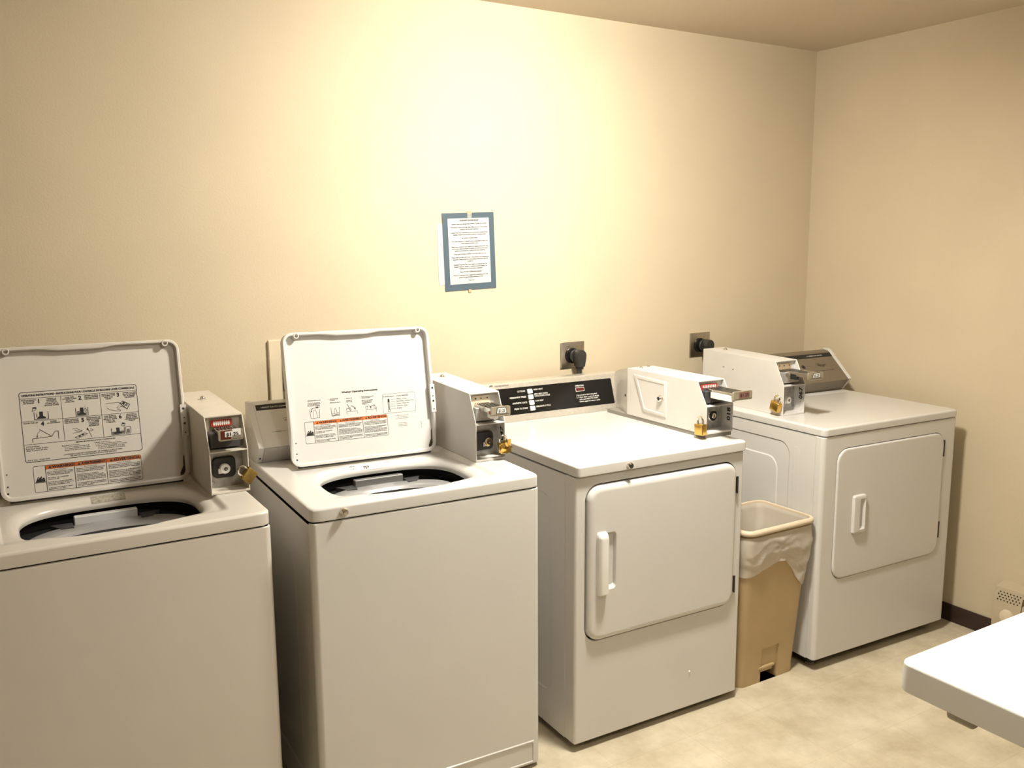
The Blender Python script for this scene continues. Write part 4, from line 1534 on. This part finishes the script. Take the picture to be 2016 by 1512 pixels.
p.stroke([(0.4700, 0.0880), (0.5085, 0.0880), (0.5085, 0.1015), (0.4700, 0.1015)], 0.0018, INKW, 2, True)
p.rect(0.4705, 0.5080, 0.0885, 0.1010, REDD, 3)
p.build('control_panel', con3)
for k, vv in enumerate((0.1035, 0.0820, 0.0605, 0.0390)):
    mb = MB(PLASTIC)
    M = Matrix.Translation(Vector((bx, 0.663, 0.9196)) + V3 * (vv + 0.0035)) @ Matrix.Rotation(-math.atan2(V3.y, V3.z), 4, 'X')
    mb.box(-0.0105, 0.0105, -0.010, 0.0, -0.0088, 0.0088, 0.003, 2, M)
    mb.build('push_button', con3)
prof = [(0.080, 0.9330), (0.080, 1.0290), (0.128, 1.1080), (0.512, 1.1080), (0.512, 0.9330)]
bx3 = coin_box(D3, 0.580, 0.700, prof, BOXW, 'D3', -0.018, "$1.25", "018", plinth=(0.9196, 0.9335, 0.080, 0.64),
               back_block=[(0.5105, 0.580, 0.700, 0.933, 1.108), (0.660, 0.645, 0.700, 0.930, 1.076), (0.700, 0.662, 0.700, 0.930, 1.062)],
               bolt=[(0.622, 0.485, 1.1075, 0.006, 0.005, STEEL), (0.668, 0.50, 1.1075, 0.006, 0.005, STEEL)])
# access door on the box's left side
tr = [(0.285, 1.085), (0.284, 0.958), (0.413, 0.961), (0.470, 1.089)]
mb = MB(BOXW)
def shrink(q, k):
    c = (sum(a for a, b in q) / 4, sum(b for a, b in q) / 4)
    return [(c[0] + (a - c[0]) * k, c[1] + (b - c[1]) * k) for a, b in q]
mb.loft([side_ring(tr, 0.5801), side_ring(tr, 0.5770), side_ring(shrink(tr, 0.97), 0.5760), side_ring(shrink(tr, 0.84), 0.5760),
         side_ring(shrink(tr, 0.81), 0.5778)], False, True)
mb.build('access_door', bx3)
mb = MB(CHROME)
mb.lathe([(0.0125, 0), (0.0125, 0.005), (0.010, 0.010), (0.0065, 0.011), (0.006, 0.009), (0, 0.009)], (0.5775, 0.314, 1.022), (-1, 0, 0), 20)
mb.use(BLACKM)
mb.lathe([(0.006, 0.0088), (0.006, 0.0102), (0, 0.0102)], (0.5775, 0.314, 1.022), (-1, 0, 0), 12)
mb.build('access_lock', bx3)
mb = MB(BLACKM)
mb.lathe([(0.0045, 0.0), (0.0045, 0.002), (0, 0.002)], (0.5905, 0.536, 1.000), (-0.92, 0.39, 0), 12)
mb.build('key_hole', bx3)

# ------------------------------------------------------------------ dryer in the corner
D4 = machine('d4', 'clothes_dryer', 'white front loading dryer in the corner with taupe console and recessed door grip', 'clothes dryer', 'front loading dryers')
EW = 0.7444
mb = MB(WHITE)
u_shell(mb, EW, 0.036, 0.700, 0.0425, 0.884, 0.001, 0.0008, left_face=False)
o = rr2(0.037, 0.700, 0.0433, 0.8832, 0.0001, 8)
rings4 = [side_ring(o, 0.0), side_ring(rr2(0.155, 0.62, 0.10, 0.838, [.05, .05, .05, .05], 8), 0.0),
          side_ring(rr2(0.1605, 0.6145, 0.1055, 0.8325, .047, 8), 0.0032), side_ring(rr2(0.214, 0.561, 0.149, 0.771, .05, 8), 0.0032),
          side_ring(rr2(0.2185, 0.5565, 0.1535, 0.7665, .047, 8), 0.0006)]
mb.loft(rings4, False, True)
# short pressed rib near the front
rb = rr2(0.105, 0.140, 0.30, 0.832, 0.016, 6)
rb2 = rr2(0.112, 0.133, 0.31, 0.824, 0.010, 6)
mb.loft([side_ring(rb, -0.0001), side_ring(rb2, -0.0013)], False, True)
mb.build('cabinet', D4, smooth=22)
door4 = (0.0735, 0.6665, 0.343, 0.832)
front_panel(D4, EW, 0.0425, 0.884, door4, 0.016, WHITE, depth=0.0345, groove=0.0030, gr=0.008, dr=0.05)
d = door_mesh(D4, door4, 0.05, -0.006, 0.0075, 0.007, WHITE)
hx0, hx1, hz0, hz1 = 0.158, 0.2245, 0.507, 0.652
mb = MB(WHITE)
mb.loft([front_ring(rr2(hx0, hx1, hz0, hz1, .008, 6), -0.0055), front_ring(rr2(hx0 + .002, hx1 - .002, hz0 + .002, hz1 - .002, .007, 6), -0.0165),
         front_ring(rr2(hx0 + .006, hx1 - .006, hz0 + .006, hz1 - .006, .006, 6), -0.0185),
         front_ring(rr2(hx0 + .030, hx1 - .008, hz0 + .014, hz1 - .014, .004, 6), -0.0185),
         front_ring(rr2(hx0 + .034, hx1 - .016, hz0 + .024, hz1 - .024, .004, 6), -0.0064)], False, True)
mb.build('handle', d, smooth=40)
hinge(d, 0.6705, 0.735, 0.800, -0.002)
hinge(d, 0.6705, 0.405, 0.470, -0.002)
mb = MB(WHITE)
slab_top(mb, EW, -0.004, 0.715, 0.8875, 0.9158, 0.020, 0.008)
mb.build('worktop', D4, smooth=50)
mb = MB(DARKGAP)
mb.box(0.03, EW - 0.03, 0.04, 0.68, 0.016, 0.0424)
mb.build('base_shade_box', D4)  # dark block as painted shade below the corner dryer
for px in (0.05, EW - 0.05):
    for py in (0.06, 0.64):
        mb = MB(GREYP)
        mb.lathe([(0, 0), (0.016, 0), (0.016, 0.006), (0.008, 0.010), (0.008, 0.0424), (0, 0.0424)], (px, py, 0), (0, 0, 1), 14)
        mb.build('foot', D4)
# raised deck border in front of the console
mb = MB(WHITE)
mb.loft([flat_ring(rr2(0.485, 0.738, 0.505, 0.695, .03, 5), 0.9155), flat_ring(rr2(0.491, 0.732, 0.511, 0.689, .026, 5), 0.9180)], False, True)
mb.build('deck_step', D4, smooth=40)
CON_PROF[:] = [(y + 0.003, z + 0.0035) for y, z in CON_PROF]
white_console(D4, WHITE, EW - 0.002, 0.18, dark=True)
prof = [(0.245, 0.9162), (0.245, 1.0310), (0.293, 1.1200), (0.700, 1.1270), (0.700, 0.9162)]
coin_box(D4, 0.050, 0.163, prof, BOXW, 'D4', 0.150, "$1.25", "067", bolt=[(0.108, 0.63, 1.1255)],
         dots=[(0.575, 1.066), (0.520, 1.062)])

# ------------------------------------------------------------------ padlocks
R = math.radians
padlock('dull brass padlock tilted in the coin box of the cream washer', (0.6715, 0.212, 0.966), (R(6), R(-48), R(10)), 'w1', BRASSD, 1.0)
padlock('crumpled shiny brass padlock on the coin box of the bright white washer', (0.670, 0.201, 0.970), (R(8), R(-14), R(-5)), 'w2', BRASS, 1.0, True)
padlock('bright brass padlock on the coin box of the black-panelled dryer', (0.5655, 0.092, 0.9700), (0, R(5), R(86)), 'd3', BRASS, 1.15)
padlock('brass padlock on the coin box of the corner dryer', (0.0355, 0.264, 0.9700), (R(0), R(-14), R(86)), 'd4', BRASS, 1.15)

# ------------------------------------------------------------------ wall plates and plugs
def wall_plate(cx, cz, label):
    root = thing('outlet_plate', label, 'power outlet', (cx, 0, cz), 0, 'steel outlet plates on the back wall')
    mb = MB(STEEL)
    hx, hz = 0.0575, 0.0525
    mb.loft([front_ring(rrect(0, 0, hx, hz, 0.002, 3), -0.0002), front_ring(rrect(0, 0, hx, hz, 0.002, 3), -0.003),
             front_ring(rrect(0, 0, hx - 0.003, hz - 0.003, 0.002, 3), -0.0055)], False, True)
    mb.build('plate', root)
    mb = MB(BLACK)
    mb.lathe([(0.031, 0.004), (0.031, 0.014), (0.029, 0.017), (0.0, 0.017)], (-0.006, 0, -0.001), (0, -1, 0), 28)
    mb.build('receptacle', root)
    for sx in (-0.023, 0.022):
        mb = MB(STEEL)
        mb.lathe([(0.0035, 0.005), (0.0035, 0.0065), (0.002, 0.0072), (0, 0.0072)], (sx, 0, 0.037), (0, -1, 0), 12)
        mb.build('screw', root)
    return root


def power_plug(cx, cz, label, drop):
    root = thing('power_plug', label, 'power plug', (cx, 0, cz), 0, 'black dryer plugs in the wall outlets')
    mb = MB(RUBBER)
    mb.lathe([(0.026, 0.0175), (0.027, 0.020), (0.027, 0.026), (0.025, 0.028), (0, 0.028)], (-0.002, 0, 0), (0, -1, 0), 24)
    # angled plug head: round shoulder tapering down to the cord
    secs = []
    for y, s in ((-0.026, 0.92), (-0.030, 1.0), (-0.055, 1.0), (-0.060, 0.92)):
        ring = []
        for k in range(11):
            a = math.radians(0 + 180 * k / 10)
            ring.append((0.004 + 0.023 * s * math.cos(a), y, 0.004 + 0.023 * s * math.sin(a)))
        ring += [(0.004 - 0.022 * s, y, -0.008), (0.004 - 0.015 * s, y, -0.040), (0.004 + 0.015 * s, y, -0.040), (0.004 + 0.022 * s, y, -0.008)]
        secs.append(ring)
    mb.loft(secs, True, True)
    for k in range(3):
        z = -0.040 - k * 0.004
        mb.box(0.004 - 0.013, 0.004 + 0.013, -0.054, -0.032, z - 0.0028, z, 0.0008, 1)
    mb.build('plug_body', root)
    mb = MB(RUBBER)
    path = [(0.004, -0.043, -0.045), (0.004, -0.043, -0.065), (0.002, -0.040, -0.095), (-0.001, -0.032, -0.14), (-0.004, -0.024, -0.20), (-0.005, -0.020, -drop)]
    mb.tube(path, (0.0115, 0.0055), 12, flat=(1, 0, 0))
    mb.build('cord', root)
    return root


wall_plate(-1.3500, 1.1280, 'square steel outlet plate above the black-panelled dryer')
wall_plate(-0.6700, 1.1255, 'square steel outlet plate beside the coin box of the corner dryer')
power_plug(-1.3470, 1.1265, 'black angled plug with cord in the outlet above the black-panelled dryer', 0.42)
power_plug(-0.6640, 1.1240, 'black angled plug with cord half hidden behind the corner dryer coin box', 0.42)

# ------------------------------------------------------------------ washer hose box behind the open lid
hose = thing('washer_outlet_box', 'cream plastic washer hose box on the wall behind the white washer lid', 'hose box', (-2.565, 0, 1.06))
mb = MB(CREAMP)
fw_, fh = 0.270, 0.204
o = rr2(0, fw_, 0, fh, 0.006, 5)
i1 = rr2(0.044, fw_ - 0.044, 0.030, fh - 0.036, 0.004, 5)
mb.loft([front_ring(o, -0.0003), front_ring(o, -0.008), front_ring(rr2(.003, fw_ - .003, .003, fh - .003, .005, 5), -0.011),
         front_ring(i1, -0.011), front_ring(i1, -0.002)], False, False)
mb.build('frame', hose)
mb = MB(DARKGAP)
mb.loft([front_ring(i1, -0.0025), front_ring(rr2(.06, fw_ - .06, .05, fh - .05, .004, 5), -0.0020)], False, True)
mb.build('recess', hose)  # dark sheet coloured as the shade inside the shallow frame
for xx in (0.058, 0.125):
    mb = MB(RUBBER)
    mb.tube([(xx, -0.018, 0.16), (xx + 0.001, -0.022, 0.12), (xx + 0.004, -0.026, 0.06), (xx + 0.008, -0.030, -0.08), (xx + 0.010, -0.030, -0.25)], 0.009, 10)
    mb.use(BRASSD)
    mb.cyl((xx, -0.018, 0.158), (xx, -0.018, 0.172), 0.011, 10)
    mb.build('hose', hose)

# ------------------------------------------------------------------ notice on the wall
cxn, czn, an = -1.8085, 1.5415, math.radians(1.9)
sheet = thing('blank_sheet', 'blank white paper sheet peeking out behind the laundry rules notice', 'paper', (-1.935, -0.0008, 1.422))
mb = MB(PAPER)
mb.box(0, 0.2, -0.0006, 0, 0, 0.2180, M=Matrix.Rotation(R(-1.0), 4, 'Y'))
mb.build('page', sheet)
notice = thing('laundry_notice', 'laundry room rules notice with woven blue border on the back wall', 'notice', (cxn, -0.0022, czn))
U = (math.cos(an), 0, math.sin(an)); V = (-math.sin(an), 0, math.cos(an))
p = Print((0, 0, 0), U, V, 0.0003)
nw, nh = 0.1065, 0.139
mb = MB(BORDER)
mb.box(-nw, nw, -0.0003, 0.0003, -nh, nh, M=Matrix.Rotation(-an, 4, 'Y'))
mb.build('border_sheet', notice)
p.lift = 0.0003
p.rect(-nw + 0.0215, nw - 0.0215, -nh + 0.023, nh - 0.0195, PAPER, 2)
p.build('white_page', notice)
t = Print((0, 0, 0), U, V, 0.0003)
y = nh - 0.0295
rules = [("LAUNDRY ROOM RULES", .078, .030, 0), ("", 0, 0, 0),
         ("Laundry rooms may be used daily between 7:00AM and 10:00PM.", .145, .006, 0), ("", 0, 0, 0),
         ("The laundry room is a through stage. Make sure your soda products", .152, .006, 0), ("actually go into the trash receptacles.", .078, .006, 0), ("", 0, 0, 0),
         ("Laundry room trash receptacles are not to be used for household trash", .152, .006, 0), ("disposal. Dumpsters are provided outside for household trash.", .136, .006, 0), ("", 0, 0, 0),
         ("No smoking in laundry rooms.", .066, .016, 0), ("", 0, 0, 0),
         ("If you spill detergents or softeners you are responsible to clean it up", .148, .006, 0), ("before leaving the laundry room.", .070, .006, 0), ("", 0, 0, 0),
         ("Please show courtesy to your neighbors by keeping track of your wash", .152, .006, 0), ("and dry times. Return promptly to transfer your clothes to the proper", .150, .006, 0),
         ("appliance and remove your clothes when they are finished.", .126, .006, 0), ("", 0, 0, 0),
         ("Please clean lint filters in laundry room dryers after each use.", .132, .006, 0), ("", 0, 0, 0),
         ("Please notify the office with Dryer 1 immediately if any machines are", .154, .006, 0), ("inoperable. Please specify floor and building address and what the", .146, .006, 0), ("problem is.", .024, .006, 0), ("", 0, 0, 0),
         ("Southeast Properties Plaza West Heights is not liable for any loss,", .138, .006, 0), ("damage or injury to resident or resident's property relating to or", .138, .006, 0),
         ("resulting from use of the laundry equipment.", .096, .006, 0), ("", 0, 0, 0),
         ("Please DO NOT OVERLOAD machines.", .090, .014, 0), ("", 0, 0, 0),
         ("Please be considerate of your neighbors by remembering that other", .144, .006, 0), ("people are using the same facilities as yourself.", .100, .006, 0), ("", 0, 0, 0),
         ("Thank You!", .026, .006, 0)]
for s, w, bold, _ in rules:
    if s:
        t.text(s, 0.002, y, 0.0042 if bold < .02 else 0.0048, INK, 'C', w, bold + 0.022, 3)
        y -= 0.0071
    else:
        y -= 0.0049
t.build('printed_rules', notice)
mb = MB(TAPE)
mb.box(-0.010, 0.010, -0.0012, -0.0004, nh - 0.004, nh + 0.006)
mb.build('tape_strip', notice)
mb = MB(TAPE)
mb.box(-0.007, 0.005, -0.0016, -0.0006, -nh - 0.009, -nh + 0.002)
mb.build('tape_strip', notice)
mb = MB(CREAMP)
mb.use(mat('clear clip plastic', (0.30, 0.31, 0.30), 0.3))
mb.box(-0.009, 0.009, -0.0022, -0.0010, nh - 0.021, nh - 0.004, 0.0005, 1)
mb.build('clip', notice)

# ------------------------------------------------------------------ step-on bin and its bag
BX = -1.030
binr = thing('trash_bin', 'tan plastic step-on trash bin standing between the two dryers', 'trash bin', (BX, -0.68, 0))


def bin_loop(z, x0, x1, y0, y1, r, n=5, nf=12, xr=(-0.052, 0.046)):
    """front side carries extra points (two at the toe recess)"""
    pts = []
    fr = [xr[0], xr[1]]
    xs = [x0 + r + (x1 - x0 - 2 * r) * k / nf for k in range(nf + 1)]
    ia = min(range(1, nf), key=lambda k: abs(xs[k] - xr[0])); xs[ia] = xr[0]
    ib = min(range(1, nf), key=lambda k: abs(xs[k] - xr[1])); xs[ib] = xr[1]
    for k in range(n):
        a = math.radians(180 + 90 * k / n)
        pts.append((x0 + r + r * math.cos(a), y0 + r + r * math.sin(a), z))
    s = len(pts)
    for x in xs:
        pts.append((x, y0, z))
    for k in range(1, n + 1):
        a = math.radians(270 + 90 * k / n)
        pts.append((x1 - r + r * math.cos(a), y0 + r + r * math.sin(a), z))
    for k in range(n + 1):
        a = math.radians(0 + 90 * k / n)
        pts.append((x1 - r + r * math.cos(a), y1 - r + r * math.sin(a), z))
    for k in range(n + 1):
        a = math.radians(90 + 90 * k / n)
        pts.append((x0 + r + r * math.cos(a), y1 - r + r * math.sin(a), z))
    return pts, s + ia, s + ib


def bin_at(z, off=0.0):
    t = z / 0.60
    return dict(x0=-0.138 - 0.030 * t - off, x1=0.138 + 0.023 * t + off, y0=-0.098 - 0.048 * t - off, y1=0.090 + 0.024 * t + off, r=0.026 + 0.006 * t + off)


mb = MB(TAN)
zs = [0.0, 0.02, 0.035, 0.131, 0.25, 0.40, 0.575]
loops = []
for z in zs:
    q = bin_at(z, 0.0025 if z <= 0.03 else 0)
    l, ia, ib = bin_loop(z, **q)
    loops.append(l)
n = len(loops[0])
vs = [p_ for l in loops for p_ in l]
fs = []
for k in range(len(zs) - 1):
    for i in range(n):
        if ia <= i < ib and k < 3:
            continue
        j = (i + 1) % n
        fs.append([k * n + i, k * n + j, (k + 1) * n + j, (k + 1) * n + i])
mb.add(vs, fs)
mb.add(loops[0], [list(range(n))])
# toe recess walls
A = [loops[k][ia] for k in range(4)]
Bq = [loops[k][ib] for k in range(4)]
yb = -0.045
mb.add([A[0], A[3], (A[3][0], yb, 0.131), (A[0][0], yb, 0.0)], [[0, 1, 2, 3]])
mb.add([Bq[0], Bq[3], (Bq[3][0], yb, 0.131), (Bq[0][0], yb, 0.0)], [[0, 1, 2, 3]])
mb.add([A[3], Bq[3], (Bq[3][0], yb, 0.131), (A[3][0], yb, 0.131)], [[0, 1, 2, 3]])
mb.add([(A[0][0], yb, 0), (Bq[0][0], yb, 0), (Bq[0][0], yb, 0.131), (A[0][0], yb, 0.131)], [[0, 1, 2, 3]])
# inner wall so that the rim has an inside
inner = []
for z in (0.575, 0.30, 0.05):
    l, _, _ = bin_loop(z, **bin_at(z, -0.004))
    inner.append(l)
mb.loft(inner, False, True)
mb.build('body', binr, smooth=40)
mb = MB(RIMP)
prof_rim = [(-0.003, 0.580), (0.006, 0.579), (0.011, 0.581), (0.0125, 0.588), (0.010, 0.595), (0.004, 0.598), (-0.003, 0.597), (-0.005, 0.589)]
rr_ = []
for off, z in prof_rim + prof_rim[:1]:
    l, _, _ = bin_loop(z, **bin_at(0.585, off))
    rr_.append(l)
mb.loft(rr_)
mb.build('rim', binr, smooth=60)
mb = MB(TAN)
mb.box(-0.048, 0.030, -0.108, -0.046, 0.050, 0.060, 0.003, 2)
mb.box(-0.044, 0.026, -0.100, -0.046, 0.036, 0.052, 0.002, 1)
mb.build('pedal', binr)

liner = thing('bin_liner', 'translucent white bag lining the tan bin and hanging over its front', 'trash bag', (BX, -0.68, 0))
mb = MB(LINER)


def hem(x, front):
    if not front:
        return 0.47 + 0.02 * math.sin(x * 30)
    pts = [(-0.17, 0.425), (-0.13, 0.430), (-0.09, 0.442), (-0.05, 0.452), (-0.01, 0.466), (0.02, 0.462), (0.06, 0.425), (0.10, 0.370),
           (0.130, 0.345), (0.142, 0.352), (0.153, 0.40), (0.17, 0.45)]
    if x <= pts[0][0]:
        return pts[0][1]
    for (a, za), (b, zb) in zip(pts, pts[1:]):
        if x <= b:
            return za + (zb - za) * (x - a) / (b - a)
    return pts[-1][1]


rows = 16
L0, _, _ = bin_loop(0.57, nf=46, n=8, **bin_at(0.57, 0.0))
M0 = len(L0)
grid = []
for k in range(rows + 1):
    t = k / rows
    row = []
    for i in range(M0):
        x, y, _ = L0[i]
        front = y < -0.10
        hz = hem(x, front)
        z = 0.572 + (hz - 0.572) * t
        off = 0.004 + 0.010 * math.sin(math.pi * min(1, t * 1.2)) * 0.6
        l = bin_at(z, off)
        f = (x + 0.168) / 0.329
        q, _, _ = (None, None, None)
        # scale the loop point to this height
        b0 = bin_at(0.57, 0.0)
        fx = (x - b0['x0']) / (b0['x1'] - b0['x0'])
        fy = (y - b0['y0']) / (b0['y1'] - b0['y0'])
        X = l['x0'] + fx * (l['x1'] - l['x0'])
        Y = l['y0'] + fy * (l['y1'] - l['y0'])
        nz = noise.noise(Vector((X * 11, Y * 11, z * 9)))
        w = 0.0042 * math.sin(105 * (z - 0.16 * X) + 5 * nz) * min(1, t * 4) * (1 - 0.35 * t)
        w += 0.004 * noise.noise(Vector((X * 34 + 3, Y * 20, z * 30 - X * 12))) * min(1, t * 3)
        w += 0.004 * max(0, math.sin((X + 0.02) * 60)) * t * t
        if front:
            Y -= abs(w) + w * 0.3
        else:
            X += w * 0.3
        row.append((X, Y, z))
    grid.append(row)
mb.loft(grid)
# inside of the bag
grid = []
for k in range(15):
    t = k / 14
    z = 0.590 - 0.33 * t
    row = []
    for i in range(M0):
        x, y, _ = L0[i]
        l = bin_at(z, -0.008 - 0.02 * t)
        b0 = bin_at(0.57, 0.0)
        fx = (x - b0['x0']) / (b0['x1'] - b0['x0'])
        fy = (y - b0['y0']) / (b0['y1'] - b0['y0'])
        X = l['x0'] + fx * (l['x1'] - l['x0'])
        Y = l['y0'] + fy * (l['y1'] - l['y0'])
        w = abs(noise.noise(Vector((X * 14, Y * 14, z * 9)))) * 0.030 * min(1, t * 2.5)
        w += abs(noise.noise(Vector((X * 40 + 5, Y * 40, z * 22)))) * 0.010 * min(1, t * 4)
        cx_, cy_ = -0.004, -0.015
        X += (cx_ - X) * w * 4
        Y += (cy_ - Y) * w * 6
        row.append((X, Y, z))
    grid.append(row)
mb.loft(grid, False, True)
mb.build('film', liner, smooth=60, fix=False)

# ------------------------------------------------------------------ folding table (only its corner is in the picture)
tbl = thing('folding_table', 'white plastic folding table with rounded corner in the foreground', 'table', (-1.853, -1.851, 0))
tl, td, tz, th_ = 1.828, 0.76, 0.740, 0.062
mb = MB(TABLE)
rings = []
cx, cy, hx, hy = tl / 2, -td / 2, tl / 2, td / 2
rings.append(flat_ring(rrect(cx, cy, hx - 0.022, hy - 0.022, 0.03, 8), tz - th_ + 0.012))
rings.append(flat_ring(rrect(cx, cy, hx - 0.006, hy - 0.006, 0.027, 8), tz - th_ + 0.0005))
rings.append(flat_ring(rrect(cx, cy, hx - 0.002, hy - 0.002, 0.029, 8), tz - th_ + 0.002))
rings.append(flat_ring(rrect(cx, cy, hx, hy, 0.030, 8), tz - th_ + 0.006))
for k in range(6):
    a = math.radians(90 * k / 5)
    i = 0.006 * (1 - math.cos(a)) + 0.002
    rings.append(flat_ring(rrect(cx, cy, hx - i, hy - i, 0.029 - i * 0.5, 8), tz - 0.006 + 0.006 * math.sin(a)))
mb.loft(rings, True, True)
mb.build('tabletop', tbl, smooth=50)
mb = MB(TABLEG)
mb.box(0.030, 0.052, -0.150, -0.092, 0.648, 0.690, 0.008, 3)
mb.build('corner_bracket', tbl)
for x in (0.74, 1.55):
    for y in (-0.12, -0.64):
        mb = MB(TABLEG)
        mb.tube([(x, y, 0.692), (x, y, 0.02)], 0.0125, 14)
        mb.use(RUBBER)
        mb.cyl((x, y, 0.0), (x, y, 0.022), 0.016, 14)
        mb.build('leg', tbl)
    mb = MB(TABLEG)
    mb.tube([(x, -0.12, 0.20), (x, -0.64, 0.20)], 0.010, 12)
    mb.build('cross_bar', tbl)

# ------------------------------------------------------------------ baseboard heater
ht = thing('baseboard_heater', 'cream baseboard heater with round thermostat knob low on the right wall', 'heater', (0, -1.036, 0))
mb = MB(HEATER)
hp = [(-0.0003, 0.050), (-0.052, 0.050), (-0.064, 0.062), (-0.064, 0.176), (-0.050, 0.236), (-0.0003, 0.250)]
def xz_prism(mb, prof, y0, y1):
    a = [(x, y0, z) for x, z in prof]; b = [(x, y1, z) for x, z in prof]
    mb.loft([a, b], True, True)
xz_prism(mb, hp, -0.108, 0.0)
# perforated grille: dark holes in staggered rows on the sloping upper face
U = Vector((0, -1, 0)); V = Vector((0.014, 0, 0.060)).normalized()
p = Print((-0.064, -0.012, 0.178), U, V, 0.0006)
for r_ in range(4):
    for k in range(7):
        p.disc(0.004 + k * 0.0128 + (0.0064 if r_ % 2 else 0), 0.012 + r_ * 0.0105, 0.0030, BLACKM, 1, 8)
off = len(mb.v)
mb.v.extend(p.mb.v)
mb.use(BLACKM)
for f in p.mb.f:
    mb.f.append([i + off for i in f]); mb.mi.append(mb.cur)
mb.build('end_cap', ht, smooth=30, fix=False)
mb = MB(CREAMP)
mb.lathe([(0.026, 0.0), (0.026, 0.010), (0.023, 0.016), (0.010, 0.019), (0.0, 0.019)], (-0.064, -0.060, 0.134), (-1, 0, 0), 28)
mb.build('thermostat_knob', ht)
mb = MB(HEATER)
xz_prism(mb, [(-0.0003, 0.050), (-0.050, 0.050), (-0.060, 0.060), (-0.060, 0.185), (-0.046, 0.190), (-0.046, 0.215), (-0.058, 0.218), (-0.050, 0.240), (-0.0003, 0.250)], -1.9, -0.110)
mb.use(BLACKM)
mb.box(-0.0475, -0.046, -1.89, -0.112, 0.189, 0.217)
mb.build('casing', ht, smooth=30)
for y in (-0.06, -1.0, -1.84):
    mb = MB(HEATER)
    mb.box(-0.045, -0.0003, y - 0.02, y + 0.02, 0.0, 0.051)
    mb.build('foot', ht)
